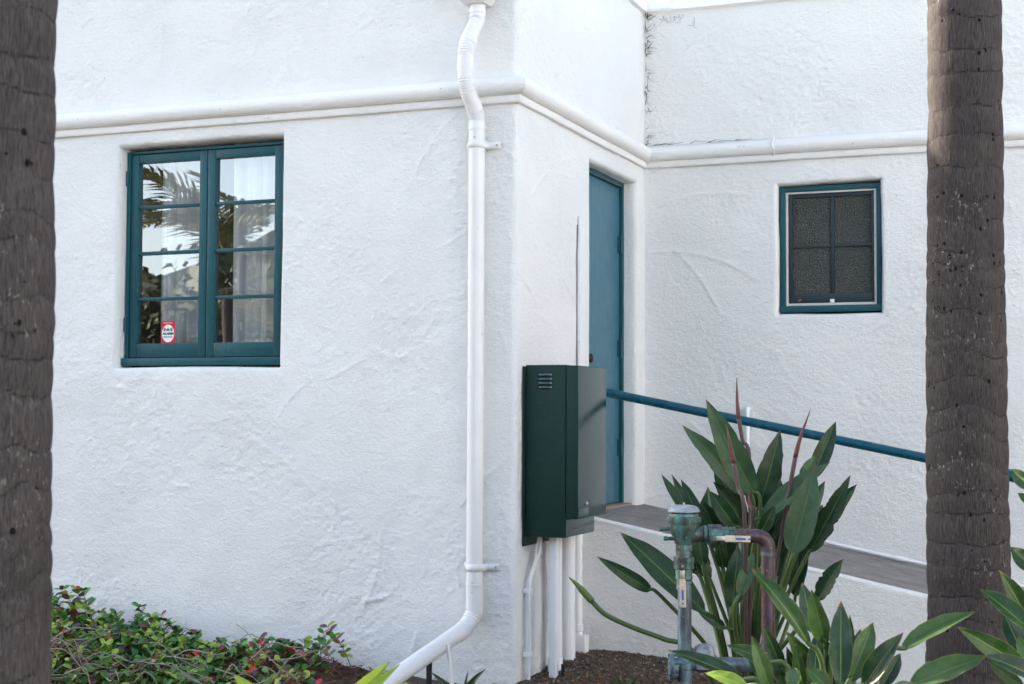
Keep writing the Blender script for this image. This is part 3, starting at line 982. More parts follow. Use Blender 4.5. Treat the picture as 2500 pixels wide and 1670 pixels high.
for k in range(4):
    zc = 1.462 - k * 0.0215
    lv = MB()
    V, F = [], []
    prof_l = [(0.0, 0.0090), (-0.008, 0.0065), (-0.015, 0.000), (-0.016, -0.005), (-0.001, -0.006)]
    xs = [(0.080, 0.15), (0.086, 0.8), (0.094, 1.0), (0.146, 1.0), (0.154, 0.8), (0.160, 0.15)]
    for (xx, sc_) in xs:
        for (yo, zo) in prof_l:
            V.append((xx, 0.102 + yo * sc_, zc + zo))
    for i in range(len(xs) - 1):
        for j in range(4):
            F.append((i * 5 + j, i * 5 + j + 1, (i + 1) * 5 + j + 1, (i + 1) * 5 + j))
    lv.add(V, F).build('louvre', mat_louvre if False else M_BOXR, ub, True, 60)

# ------------------------------------------------------------------ conduits under the box
def conduit(label, y, r_, zt, zb, x=None, square=False, collar=None, mat=M_WHITE):
    x = x if x is not None else r_ + 0.015
    t = thing('conduit_pipe', label, 'conduit', (x, y, zb), 'white conduits below the utility box')
    b = MB()
    if square:
        b.box((x - r_, y - r_ * 1.3, zb), (x + r_, y + r_ * 1.3, zt), bev=0.004)
    else:
        b.tube([(x + 0.002 * mnoise.noise(Vector((y, 0, z * 2))), y, z) for z in np.linspace(zb, zt, 8)], r_, 16)
    b.build('tube', mat, t, True, 45)
    for (za, zb2, rr) in (collar or []):
        MB().lathe([(0, r_), (0.004, rr), (zb2 - za - 0.004, rr), (zb2 - za, r_)], (x, y, za), (0, 0, 1), 16).build('collar', mat, t, True, 40)
    return t
conduit('square white cable duct under the left side of the green box', 0.235, 0.019, 0.64, -0.2, 0.125, True)
conduit('thick white pipe with a flared foot below the middle of the box', 0.41, 0.036, 0.64, -0.2, 0.07, False, [(-0.2, -0.055, 0.041)])
conduit('thick white pipe farthest back under the green box', 0.61, 0.041, 0.64, -0.2, 0.07)
t4 = conduit('slim white pipe by the low wall with a box fitting', 0.885, 0.022, 0.66, -0.1, 0.035, False, [(0.02, 0.06, 0.028)])
MB().box((0.005, 0.86, -0.10), (0.085, 0.935, 0.0), bev=0.008).build('junction_box', M_WHITE, t4, True, 40)
t0 = thing('cable_conduit', 'thin bent white cable conduit at the left below the green box', 'conduit', (0.02, 0.12, -0.15))
MB().tube(spline([(0.05, 0.22, 0.63), (0.05, 0.218, 0.54), (0.038, 0.165, 0.45), (0.027, 0.118, 0.36), (0.025, 0.115, 0.28), (0.025, 0.115, 0.1), (0.025, 0.115, -0.04), (0.027, 0.118, -0.12), (0.03, 0.125, -0.2)], 8), 0.0125, 10).build('tube', M_WHITE2, t0, True, 60)
MB().tube(spline([(0.05, 0.2, 0.63), (0.045, 0.17, 0.50), (0.035, 0.105, 0.38), (0.04, 0.10, 0.2), (0.042, 0.105, 0.05), (0.042, 0.10, -0.05), (0.05, 0.06, -0.17)], 8), 0.004, 6).build('cable', M_WHITE2, t0, True)
for zc in (0.32, -0.01):
    MB().box((0.004, 0.092, zc), (0.044, 0.138, zc + 0.026), bev=0.004).build('clip', M_WHITE, t0, True, 40)
b = MB().tube([(0.17, 0.25, -0.25), (0.17, 0.25, -0.06)], 0.009, 8)
b.build('sprinkler_riser', M_BLACK, None, True, 40, label='short black stake in the soil before the white conduits', category='stake')

# ------------------------------------------------------------------ downspout
ds = thing('downspout', 'white metal downspout running down the corner and kicking out left', 'downspout', (-0.205, -0.07, -0.2))
PR = 0.043
XD, YD = -0.205, -0.060
MB().tube([(XD, YD, 2.775), (XD, YD, 2.0), (XD, YD, 1.2), (XD, YD, 0.34)], PR, 24).build('straight_pipe', M_PIPE, ds, True, 60)
def ribbed(path, r_, ribs, amp=0.0042):
    pts = spline(path, 26)
    rad = []
    for i, p in enumerate(pts):
        t = i / (len(pts) - 1)
        k = 0
        for (a, b_) in ribs:
            if a < t < b_:
                k = amp * max(0.0, math.sin(t * 6.283 * 17)) ** 3 * min(1, (t - a) / 0.04, (b_ - t) / 0.04)
        rad.append(r_ - k)
    return MB().tube(pts, rad, 24, caps=False)
b = ribbed([(XD, YD, 3.44), (XD, YD, 3.36), (XD - 0.002, YD - 0.008, 3.31), (XD - 0.018, YD - 0.055, 3.23), (XD - 0.026, YD - 0.080, 3.17)], PR - 0.001, [(0.30, 0.72)])
b.build('elbow', M_PIPE, ds, True, 60)
b = ribbed([(XD - 0.018, YD - 0.060, 3.215), (XD - 0.026, YD - 0.082, 3.16), (XD - 0.028, YD - 0.088, 3.09), (XD - 0.028, YD - 0.088, 3.03)], PR + 0.0015, [(0.15, 0.6)])
b.build('elbow', M_PIPE, ds, True, 60)
b = ribbed([(XD - 0.028, YD - 0.088, 3.06), (XD - 0.028, YD - 0.086, 2.99), (XD - 0.022, YD - 0.066, 2.93), (XD - 0.010, YD - 0.028, 2.875)], PR - 0.001, [(0.25, 0.7)])
b.build('elbow', M_PIPE, ds, True, 60)
b = ribbed([(XD - 0.013, YD - 0.038, 2.89), (XD - 0.005, YD - 0.014, 2.845), (XD, YD, 2.80), (XD, YD, 2.74)], PR + 0.0015, [(0.3, 0.75)])
b.build('elbow', M_PIPE, ds, True, 60)
b = ribbed([(XD, YD, 0.36), (XD, YD, 0.25), (XD - 0.004, YD - 0.006, 0.215), (XD - 0.030, YD - 0.050, 0.155), (XD - 0.060, YD - 0.11, 0.118)], PR + 0.002, [(0.35, 0.85)])
b.build('elbow', M_PIPE, ds, True, 60)
pe = at(925, 1682, 7.05)
p_s = Vector((XD - 0.045, YD - 0.080, 0.137))
dirp = (pe - p_s).normalized()
MB().tube([p_s, p_s + dirp * 0.3, pe, pe + dirp * 0.25], PR, 24).build('outlet_pipe', M_PIPE, ds, True, 60)
# overlapping joints, lap seam and rivets
for (zc, rr_) in ((2.742, PR + 0.0030), (0.362, PR + 0.0035), (3.36, PR + 0.0020)):
    MB().lathe([(0, PR - 0.002), (0.0015, rr_), (0.014, rr_), (0.016, PR - 0.002)], (XD, YD, zc), (0, 0, 1), 24).build('joint_ring', M_PIPE, ds, True, 40)
MB().box((XD + 0.010, YD - PR - 0.0012, 0.36), (XD + 0.0135, YD - PR + 0.004, 2.74)).build('lap_seam', M_PIPE, ds)
for zz_ in (2.70, 0.335, 0.385):
    MB().lathe([(0, 0.0045), (0.003, 0.0035), (0.004, 0.0008)], (XD + 0.004, YD - PR + 0.0005, zz_), (0, -1, 0), 8).build('rivet', M_STEEL, ds, True, 40)
# straps
for (zc, ln) in ((2.665, 0.145), (0.46, 0.150)):
    V, F = [], []
    path = [(XD - PR - 0.035, -0.013), (XD - PR - 0.004, -0.014)]
    for k in range(13):
        a = math.pi + math.pi * k / 12
        path.append((XD + (PR + 0.003) * math.cos(a), YD + (PR + 0.003) * math.sin(a)))
    path += [(XD + PR + 0.006, -0.024), (XD + PR + 0.014, -0.016), (XD + ln - 0.03, -0.014)]
    for (px, py) in path:
        V += [(px, py, zc - 0.020), (px, py, zc + 0.020)]
    for i in range(len(path) - 1):
        F.append((2 * i, 2 * i + 2, 2 * i + 3, 2 * i + 1))
    st_ = MB().add(V, F).build('strap', M_PIPE, ds, True, 50)
    so_ = st_.modifiers.new('thick', 'SOLIDIFY')
    so_.thickness = 0.002
    MB().lathe([(0, 0.007), (0.003, 0.006), (0.004, 0.001)], (XD + ln - 0.05, -0.015, zc), (0, -1, 0), 10).build('screw', M_STEEL, st_, True, 40)
# leader head at the top
lh = MB()
V = []
for (z, hx, y0_, y1_) in ((3.405, 0.058, -0.118, -0.004), (3.44, 0.085, -0.150, -0.003), (3.72, 0.10, -0.175, -0.003)):
    V += [(XD - hx, y0_, z), (XD + hx, y0_, z), (XD + hx, y1_, z), (XD - hx, y1_, z)]
lh.add(V, [(3, 2, 1, 0), (0, 1, 5, 4), (1, 2, 6, 5), (2, 3, 7, 6), (3, 0, 4, 7), (4, 5, 9, 8), (5, 6, 10, 9), (6, 7, 11, 10), (7, 4, 8, 11), (8, 9, 10, 11)])
lh.build('leader_head', M_PIPE, ds)
# props under the outlet
q1 = p_s + dirp * 0.20
sp_ = MB().tube([q1 + Vector((0.045, -0.01, 0.01)), q1 + Vector((0.055, -0.012, -0.06)), q1 + Vector((0.085, -0.02, -0.30))], 0.012, 6)
sp_.build('strap', M_PIPE, ds, True, 40, label='narrow white hanging strap')
q2 = p_s + dirp * 0.31
MB().box((q2.x - 0.014, q2.y - 0.005, -0.35), (q2.x + 0.014, q2.y + 0.005, q2.z - 0.02), bev=0.001).build('prop', M_BLACK, ds, True, 40)

# ------------------------------------------------------------------ palms
def trunk_mesh(seed, h, r0, r1, lean=(0, 0), flare=0.05):
    rr = random.Random(seed)
    rings, z = [], -0.3
    while z < h:
        rings.append(z)
        z += rr.uniform(0.055, 0.135)
    rings = np.array(rings)
    NS, dz = 160, 0.006
    Z = np.arange(-0.3, min(h, 4.2), dz)
    Z = np.concatenate([Z, np.arange(Z[-1] + 0.1, h, 0.1)])
    A = np.linspace(0, 2 * np.pi, NS, endpoint=False)
    aa, zz = np.meshgrid(A, Z)
    ca, sa = np.cos(aa), np.sin(aa)
    # rings wander up and down round the stem
    wz = zz + 0.075 * fbm(ca * 0.8 + seed, sa * 0.8 + zz * 1.7, 3) + 0.004 * fbm(ca * 4 + seed, sa * 4 + zz * 4, 2)
    k = np.clip(np.searchsorted(rings, wz) - 1, 0, len(rings) - 2)
    ph = (wz - rings[k]) / (rings[k + 1] - rings[k])
    d_edge = np.minimum(ph, 1 - ph) * (rings[k + 1] - rings[k])
    rad = r0 + (r1 - r0) * np.clip(zz / h, 0, 1) + flare * np.exp(-(zz + 0.3) / 0.25)
    bulge = 0.0035 * np.sin(np.pi * np.clip(ph, 0, 1)) ** 0.8 - 0.002 + 0.0018 * ph
    amp = 0.6 + 0.8 * np.array([rr.random() for _ in rings])[k]
    steps = 0.006 * (np.array([rr.random() for _ in rings]) - 0.5)
    rad = rad + steps[k] * (1 - ph * ph * (3 - 2 * ph)) + steps[k + 1] * (ph * ph * (3 - 2 * ph))
    rad = rad + bulge * amp + 0.007 * fbm(ca * 0.9 + seed, sa * 0.9 + zz * 1.1, 2) + 0.0012 * fbm(ca * 9 + seed, sa * 9 + zz * 3, 2)
    x = rad * ca + lean[0] * zz + 0.003 * np.sin(zz * 1.3 + seed)
    y = rad * sa + lean[1] * zz
    V = np.stack([x, y, zz], -1).reshape(-1, 3)
    nz = len(Z)
    idx = np.arange(nz * NS).reshape(nz, NS)
    F = np.stack([idx[:-1], np.roll(idx[:-1], -1, 1), np.roll(idx[1:], -1, 1), idx[1:]], -1).reshape(-1, 4)
    me = np_mesh('trunk', V, F, M_BARK)
    # ring scars: how close to a leaf scar, broken up along the ring
    brk = np.clip(fbm(aa * 1.7 + seed * 3, zz * 9, 3) * 2.2 + 0.6, 0, 1)
    ring = np.clip(1 - d_edge / 0.005, 0, 1) * brk
    nr = np.exp(-d_edge / 0.018) * np.clip(fbm(aa * 0.9 + seed * 7, zz * 3, 2) * 2.4 + 0.5, 0, 1)
    at_ = me.attributes.new('ring', 'FLOAT', 'POINT')
    at_.data.foreach_set('value', ring.ravel().astype(np.float32))
    bd = np.array([rr.random() for _ in rings])[k] * 0.6 + 0.4 * (1 - ph)
    at_ = me.attributes.new('band', 'FLOAT', 'POINT')
    at_.data.foreach_set('value', bd.ravel().astype(np.float32))
    at_ = me.attributes.new('near', 'FLOAT', 'POINT')
    at_.data.foreach_set('value', nr.ravel().astype(np.float32))
    return me

M_FROND = mat_simple('palm_frond_green', (0.13, 0.13, 0.045), 0.45, 0.5, 3, 0.1)
def frond_mesh(L, seed, droop=0.5):
    rr = random.Random(seed)
    b = MB()
    pts = []
    for i in range(13):
        t = i / 12
        pts.append(Vector((L * t * (1 - 0.12 * t), 0, L * (0.42 * t - droop * t * t * 1.05))))
    b.tube(pts, [0.022 * (1 - 0.85 * i / 12) + 0.003 for i in range(13)], 5)
    n = 28
    for i in range(n):
        t = 0.10 + 0.9 * i / n
        f = t * 12
        k = min(11, int(f))
        p = pts[k].lerp(pts[k + 1], f - k)
        tg = (pts[k + 1] - pts[k]).normalized()
        ll = L * 0.32 * (math.sin(math.pi * min(1, t * 0.85 + 0.16)) ** 0.7) * rr.uniform(0.85, 1.1)
        for s in (-1, 1):
            d = (Vector((0, s, 0)) * 1.0 + tg * (0.55 + 0.6 * t) + Vector((0, 0, rr.uniform(-0.05, 0.35)))).normalized()
            w_ = 0.022 * L / 2 + 0.006
            q = d.cross(Vector((0, 0, 1))).normalized() * w_
            e = p + d * ll + Vector((0, 0, -0.22 * ll))
            mid = p + d * ll * 0.55
            b.add([p - q * 0.5, p + q * 0.5, mid + q, mid - q, e], [(0, 1, 2, 3), (3, 2, 4)])
    return b.mesh('frond', M_FROND)
FM = [frond_mesh(2.0, 1, 0.45), frond_mesh(2.0, 2, 0.8), frond_mesh(2.0, 3, 0.2)]
def crown(parent, top, n, scale, seed, up=0.0):
    rr = random.Random(seed)
    for i in range(n):
        o = bpy.data.objects.new('frond', FM[i % 3])
        COL.objects.link(o)
        o.parent = parent
        el = rr.uniform(-0.9, 0.5) + up
        az = i * 2.399 + rr.uniform(-0.2, 0.2)
        s = scale * rr.uniform(0.85, 1.1)
        o.matrix_basis = Matrix.Translation(top) @ Matrix.Rotation(az, 4, 'Z') @ Matrix.Rotation(el, 4, 'Y') @ Matrix.Rotation(rr.uniform(-0.4, 0.4), 4, 'X') @ Matrix.Scale(s, 4)

def palm(label, x, y, seed, h, r0, r1, nf, fs, lean=(0, 0), group=None):
    z = ground_z(x, y)
    t = thing('palm_tree', label, 'palm tree', (x, y, z), group)
    o = bpy.data.objects.new('trunk', trunk_mesh(seed, h, r0, r1, lean))
    COL.objects.link(o)
    o.parent = t
    crown(t, Vector((lean[0] * h, lean[1] * h, h - 0.1)), nf, fs, seed)
    return t
pr = at(2361, 900, 5.9)
palm('ringed grey palm trunk standing before the ramp wall at right', pr.x, pr.y, 3, 8.2, 0.162, 0.102, 14, 1.2, (0.0, 0.0), 'palm trunks in front of the house')
pl_ = at(-7, 900, 3.5)
palm('darker blurred palm trunk cut off by the left edge', pl_.x, pl_.y, 8, 8.6, 0.136, 0.136, 14, 1.2, (-0.006, -0.003), 'palm trunks in front of the house')

# palms and trees across the lawn, seen mirrored in the casement window
def lawn_palm(label, x, y, h, fs, nf, seed):
    t = thing('palm_tree', label, 'palm tree', (x, y, ground_z(x, y)), 'palms mirrored in the casement window')
    b = MB()
    b.tube([(0.02 * math.sin(i), 0, h * i / 12) for i in range(13)], [0.10 - 0.03 * i / 12 + 0.006 * (i % 2) for i in range(13)], 12)
    b.build('trunk', M_BARK, None, True)
    o = COL.objects[-1]
    o.parent = t
    crown(t, Vector((0, 0, h)), nf, fs, seed, -0.15)
    return t
lawn_palm('feathery palm mirrored in the casement window beyond the viewer', -8.15, -10.1, 3.45, 0.92, 15, 21)
lawn_palm('lower palm mirrored behind the feathery one in the casement window', -8.6, -12.4, 2.5, 0.80, 13, 22)
M_DISTF = mat_simple('dark_tree_leaf', (0.035, 0.05, 0.018), 0.6, 0.5, 2, 0.1)
def leafy_tree(label, x, y, h, r_, seed, nl=2600, zc=None):
    rr = random.Random(seed)
    t = thing('broadleaf_tree', label, 'tree', (x, y, ground_z(x, y)), 'trees across the lawn mirrored in the window')
    b = MB()
    b.tube([(0, 0, 0), (0.05, 0.03, h * 0.3), (0.0, 0.1, h * 0.6), (0.1, 0, h * 0.85)], [0.16, 0.12, 0.08, 0.03], 8)
    for k in range(5):
        a = k * 1.3
        b.tube([(0, 0.03, h * 0.35), (r_ * 0.4 * math.cos(a), r_ * 0.4 * math.sin(a), h * 0.6), (r_ * 0.7 * math.cos(a), r_ * 0.7 * math.sin(a), h * 0.75)], [0.07, 0.05, 0.02], 6)
    o = b.build('trunk', M_BARK, None, True)
    o.parent = t
    c = MB()
    cl = [(Vector((rr.gauss(0, 1), rr.gauss(0, 1), rr.gauss(0, 1))).normalized() * r_ * rr.uniform(0.3, 0.85)) for _ in range(28)]
    for i in range(nl):
        q = rr.choice(cl) + Vector((rr.gauss(0, 1), rr.gauss(0, 1), rr.gauss(0, 1))) * r_ * 0.17
        q.z = q.z * 0.72 + h * 0.58
        if q.z < 0.1:
            q.z = rr.uniform(0.1, 0.6)
        d = Vector((rr.gauss(0, 1), rr.gauss(0, 1), rr.gauss(0, 0.6))).normalized()
        e = d.orthogonal().normalized()
        s = rr.uniform(0.09, 0.20)
        c.add([q - d * s, q + e * s * 0.5, q + d * s, q - e * s * 0.5], [(0, 1, 2, 3)])
    o = c.build('crown', M_DISTF)
    o.parent = t
for i, (x, y, h, r_) in enumerate(((-7.5, -21, 4.2, 2.6), (-10.8, -23.5, 4.6, 2.8), (-14.2, -22.5, 4.4, 2.7), (-17.2, -21.5, 4.6, 2.7), (-20.5, -20, 4.4, 2.6), (-4, -23, 4.4, 2.6))):
    leafy_tree(['dark round tree mirrored low in the window behind the palms', 'broad dark tree mirrored behind the feathery palm', 'dense shrubby tree mirrored at the left panes', 'taller bushy tree mirrored at the far left', 'spreading tree at the end of the mirrored row', 'loose dark tree right of the mirrored palms'][i], x, y, h, r_, 40 + i)
def hedge():
    rr = random.Random(70)
    t = thing('hedge', 'tall dark hedge across the lawn mirrored low in the window', 'hedge', (-13, -25, ground_z(-13, -25)))
    b = MB()
    V, F = [], []
    for i in range(81):
        x = -40 + i * 0.75
        for (yy, zz) in ((-24.6, -0.3), (-24.5, 3.6), (-24.9, 5.1), (-25.6, 5.2), (-26, 2.4), (-26, -0.3)):
            V.append((x, yy + rr.uniform(-0.2, 0.2), zz + (rr.uniform(-0.5, 0.5) if zz > 1 else 0)))
    for i in range(80):
        for j in range(5):
            F.append((i * 6 + j, (i + 1) * 6 + j, (i + 1) * 6 + j + 1, i * 6 + j + 1))
    b.add(V, F)
    for i in range(5000):
        q = Vector((rr.uniform(-40, 20), -24.5 + rr.gauss(0, 0.25), rr.uniform(0, 5.5)))
        d = Vector((rr.gauss(0, 1), rr.gauss(0, 1), rr.gauss(0, 0.6))).normalized()
        e = d.orthogonal().normalized()
        s = rr.uniform(0.09, 0.2)
        b.add([q - d * s, q + e * s * 0.5, q + d * s, q - e * s * 0.5], [(0, 1, 2, 3)])
    b.build('foliage', M_DISTF, t)
hedge()
# foliage glimpsed over the parapet
leafy_tree('green tree glimpsed over the white parapet', -2.6, 16.5, 5.9, 1.5, 77, 900)

# ------------------------------------------------------------------ leaf-blade plants
M_BOP = mat_leaf('strelitzia_leaf', (0.012, 0.042, 0.015), (0.030, 0.070, 0.030), (0.08, 0.15, 0.035))
M_BOP2 = mat_leaf('strelitzia_leaf_grey', (0.042, 0.092, 0.042), (0.046, 0.096, 0.048), (0.085, 0.15, 0.05))
M_FRO = mat_leaf('broad_leaf_green', (0.013, 0.046, 0.009), (0.034, 0.080, 0.020), (0.11, 0.17, 0.04), (0.15, 0.18, 0.035), 0.3)
M_FROD = mat_leaf('broad_leaf_dark', (0.008, 0.034, 0.014), (0.026, 0.066, 0.018), (0.14, 0.19, 0.035), (0.13, 0.16, 0.03), 0.3)
M_FROL = mat_leaf('broad_leaf_pale', (0.032, 0.076, 0.020), (0.032, 0.076, 0.022), (0.09, 0.15, 0.05), (0.15, 0.18, 0.04), 0.38)
M_YEL = mat_leaf('yellow_edged_leaf', (0.16, 0.26, 0.03), (0.2, 0.28, 0.05), (0.35, 0.38, 0.08), (0.65, 0.55, 0.05), 0.35)
M_STEM = mat_simple('leaf_stalk_green', (0.055, 0.095, 0.030), 0.4, 0.4, 14, 0.1)
M_SPIKE = mat_simple('red_flower_spike', (0.125, 0.040, 0.038), 0.5, 0.6, 9, 0.1)
M_PURP = mat_simple('purple_stalk', (0.085, 0.055, 0.055), 0.5, 0.6, 9, 0.1)

WK = 1.12
def blade_mesh(b0, tip, wpx, d, mat, facing=0.0, fold=0.45, bow=0.06, shape=0.42, ragged=0.0, seed=0, tilt=0.35, pxw=True, na=18):
    """a folded leaf blade from b0 to tip, about wpx survey pixels wide at depth d"""
    rr = random.Random(seed)
    ax = (tip - b0)
    L = ax.length
    ax.normalize()
    view = (CAM - (b0 + tip) / 2).normalized()
    nrm = (view + Vector((0, 0, tilt))).normalized()
    nrm = (nrm - ax * nrm.dot(ax)).normalized()
    nrm = Matrix.Rotation(facing, 3, ax) @ nrm
    side = ax.cross(nrm).normalized()
    vis = max(0.35, abs(math.cos(facing)))
    hw = 0.5 * WK * wpx * d / FPX / (math.cos(fold) if abs(facing) < 0.6 else 0.9) / vis
    rows = (-1.0, -0.72, -0.38, 0.0, 0.38, 0.72, 1.0)
    V, UV, F = [], [], []
    for i in range(na + 1):
        t = i / na
        a = t ** (math.log(0.5) / math.log(shape))
        prof_ = max(0.0, math.sin(math.pi * a)) ** 0.72 * (1 - 0.10 * t)
        if t > 0.8:
            prof_ *= 1 - 0.35 * ((t - 0.8) / 0.2)
        c = b0 + ax * (L * t) - nrm * (bow * L * (math.sin(math.pi * t) * -0.6 + 1.2 * t * t)) + Vector((0, 0, bow * L * 0.6 * t * t))
        for r_ in rows:
            ww = hw * prof_ * r_
            if abs(r_) == 1.0 and ragged:
                ww *= 1 - ragged * rr.random() * (1 if rr.random() < 0.35 else 0.15)
            und = 0.05 * hw * math.sin(t * 17 + r_ * 3 + seed) * abs(r_)
            V.append(c + side * (ww * math.cos(fold)) + nrm * (abs(ww) * math.sin(fold) + und))
            UV.append((0.5 + 0.5 * r_, t))
    k = len(rows)
    for i in range(na):
        for j in range(k - 1):
            F.append((i * k + j, i * k + j + 1, (i + 1) * k + j + 1, (i + 1) * k + j))
    return MB().add(V, F, 0, UV).mesh('leaf', mat, True)

def blade_plant(name, label, cat, root, leaves, stem_mat, mats, seed=0, stem_r=(0.007, 0.012), petioles=True):
    rr = random.Random(seed)
    t = thing(name, label, cat, root)
    Rt = Vector(root)
    for i, lf in enumerate(leaves):
        (u0, v0), (u1, v1), wpx, d, mk = lf[:5]
        kw = dict(lf[5]) if len(lf) > 5 else {}
        dt = kw.pop('dt', rr.uniform(-0.10, 0.10))
        b0, tp = at(u0, v0, d), at(u1, v1, d + dt)
        kw.setdefault('facing', rr.uniform(-0.45, 0.45))
        kw.setdefault('fold', rr.uniform(0.25, 0.55))
        kw.setdefault('bow', rr.uniform(0.03, 0.09))
        kw.setdefault('ragged', rr.choice((0.0, 0.04, 0.12)))
        me = blade_mesh(b0, tp, wpx, d, mats[mk], seed=seed * 50 + i, **kw)
        lo = link('leaf', me, t)
        if petioles:
            ax = (tp - b0).normalized()
            r2 = Rt + Vector((rr.uniform(-0.06, 0.06), rr.uniform(-0.05, 0.05), 0))
            Ls = (b0 - r2).length
            pts = spline([r2, r2.lerp(b0, 0.45) + Vector((0, 0, 0.10 * Ls)) - ax * 0.05 * Ls, b0 - ax * 0.06, b0 + ax * 0.02], 7)
            n = len(pts)
            pm = MB().tube(pts, [stem_r[1] + (stem_r[0] - stem_r[1]) * (k / (n - 1)) for k in range(n)], 7)
            # midrib under the blade
            pm.build('petiole', stem_mat, lo, True)
    return t

c4 = lambda X, Y: (1450 + X / 3.485, 900 + Y / 3.485)
c8 = lambda X, Y: (1580 + X / 3.336, 1200 + Y / 3.336)
c6 = lambda X, Y: (1900 + X / 3.913, 1300 + Y / 3.913)
c5b = lambda X, Y: (1950 + X / 3.92, 950 + Y / 3.92)
G, GG = 'g', 'gg'
bop = [
    (c4(1290, 1080), c4(780, 510), 52, 6.75, GG, dict(facing=0.15, fold=0.25, dt=-0.1)),
    (c4(1365, 1075), c4(955, 290), 62, 6.6, GG, dict(facing=-0.2, fold=0.3, dt=-0.05)),
    (c4(1400, 1200), c4(1590, 550), 56, 6.85, G, dict(facing=0.2, fold=0.35)),
    (c4(1845, 950), c4(2062, 455), 40, 6.95, G, dict(facing=0.2)),
    (c4(1760, 960), c4(1885, 752), 32, 6.9, GG),
    (c4(1420, 1300), c4(2000, 795), 46, 6.6, GG, dict(facing=-0.3, fold=0.5)),
    (c4(1690, 1575), c4(1885, 842), 68, 6.45, GG, dict(facing=0.1, fold=0.3, shape=0.36, ragged=0.06)),
    (c4(1770, 1400), c4(1950, 975), 42, 6.7, GG),
    (c4(1290, 1250), c4(1008, 850), 44, 6.9, G),
    (c4(1290, 1360), c4(1030, 975), 46, 6.8, G),
    (c4(1210, 1360), c4(985, 1058), 40, 6.7, G),
    (c4(900, 1330), c4(565, 905), 24, 6.95, GG, dict(fold=0.6)),
    ((1722, 1497), (1516, 1301), 66, 6.6, G, dict(facing=0.15, fold=0.3, shape=0.45)),
    ((1590, 1442), (1462, 1367), 31, 6.65, G, dict(fold=0.35, shape=0.38)),
    ((1772, 1535), (1706, 1497), 24, 6.5, G),
    ((1787, 1487), (1803, 1335), 50, 6.5, G, dict(facing=0.1, fold=0.25)),
    ((1804, 1457), (1839, 1350), 34, 6.4, GG, dict(facing=0.1)),
    ((1717, 1382), (1697, 1275), 36, 6.7, G),
    ((1766, 1387), (1752, 1310), 26, 6.8, G),
    (c5b(190, 1420), c5b(540, 925), 50, 6.75, G, dict(facing=-0.3, ragged=0.35)),
    (c5b(100, 1565), c5b(492, 870), 46, 6.6, G, dict(facing=0.2, ragged=0.30)),
    (c5b(10, 1540), c5b(245, 1120), 38, 6.7, G, dict(facing=0.5)),
    (c6(380, 650), c6(608, 268), 42, 6.5, G, dict(facing=-0.2, ragged=0.3)),
    ((1857, 1300), (1892, 1238), 30, 6.55, G),
    ((1860, 1340), (1918, 1235), 36, 6.85, G),
    ((1905, 1350), (1945, 1250), 34, 6.9, G),
    ((1815, 1300), (1790, 1190), 40, 7.0, G),
    ((1845, 1250), (1835, 1150), 38, 7.05, G),
]
er = random.Random(31)
for k in range(20):
    uu, vv = er.uniform(1690, 1990), er.uniform(1290, 1460)
    dx_ = (uu - 1830) * er.uniform(0.25, 0.5)
    ln_ = er.uniform(90, 170)
    bop.append(((uu, vv), (uu + dx_, vv - ln_), er.uniform(26, 44), er.uniform(6.85, 7.1), er.choice((G, G, GG)), dict(facing=er.uniform(-0.8, 0.8), ragged=er.choice((0, 0, 0.25)))))
rootp = at(1822, 1830, 6.75)
rootp.z = ground_z(rootp.x, rootp.y)
bopt = blade_plant('bird_of_paradise_plant', 'tall bird of paradise plant with grey green leaves behind the copper pipes', 'plant', rootp, bop, M_STEM, {G: M_BOP, GG: M_BOP2}, 3)
def spike(parent, pts_uv, d, r_, root=None):
    pts = [at(u, v, d) for u, v in pts_uv]
    if root:
        pts.append(root)
    pts = spline(pts, 8)
    n = len(pts)
    rad = [0.0015 + r_ * min(1, (k / n) / 0.28) * (1 - 0.35 * max(0, k / n - 0.3)) for k in range(n)]
    return pts, rad
for uvs, d, r_ in (([c4(1215, 75), c4(1222, 330), c4(1262, 600), c4(1330, 950)], 6.7, 0.0085), ([c4(1125, 478), c4(1170, 700), c4(1225, 1000), c4(1285, 1350)], 6.35, 0.0085), ([c4(1842, 350), c4(1740, 640), c4(1675, 960), c4(1610, 1330)], 6.6, 0.009),
                   ([c4(1310, 1030), c4(1330, 1200), c4(1345, 1350)], 6.6, 0.009)):
    pts, rad = spike(bopt, uvs, d, r_, rootp)
    k = int(len(pts) * 0.34)
    so_ = MB().tube(pts[:k + 1], rad[:k + 1], 7).build('flower_spike', M_SPIKE, bopt, True)
    MB().tube(pts[k:], rad[k:], 7).build('flower_stalk', M_PURP, so_, True)
# rolled shoot reaching out to the left
pts = [at(u, v, 6.55) for u, v in ((1389, 1409), (1413, 1432), (1440, 1462), (1470, 1494), (1500, 1512), (1560, 1538), (1620, 1560), (1700, 1600))] + [rootp]
pts = spline(pts, 6)
nn = len(pts)
MB().tube(pts[:14], [0.002 + 0.0135 * min(1, k / 8) for k in range(14)], 8).build('rolled_leaf', mat_simple('rolled_leaf_green', (0.08, 0.12, 0.03), 0.4, 0.6, 10), bopt, True)
MB().tube(pts[13:], 0.011, 7).build('petiole', M_STEM, bopt, True)
# dense stems at the foot
for k in range(16):
    u_, v_ = 1800 + rng.uniform(-30, 130), 1420 + rng.uniform(-40, 60)
    p = at(u_, v_, 6.75 + rng.uniform(-0.15, 0.15))
    MB().tube(spline([rootp + Vector((rng.uniform(-0.12, 0.12), rng.uniform(-0.1, 0.1), 0)), rootp.lerp(p, 0.5) + Vector((rng.uniform(-0.03, 0.03), 0, 0)), p], 6), [0.013 - 0.0004 * i for i in range(13)], 7).build('petiole', M_STEM, bopt, True)

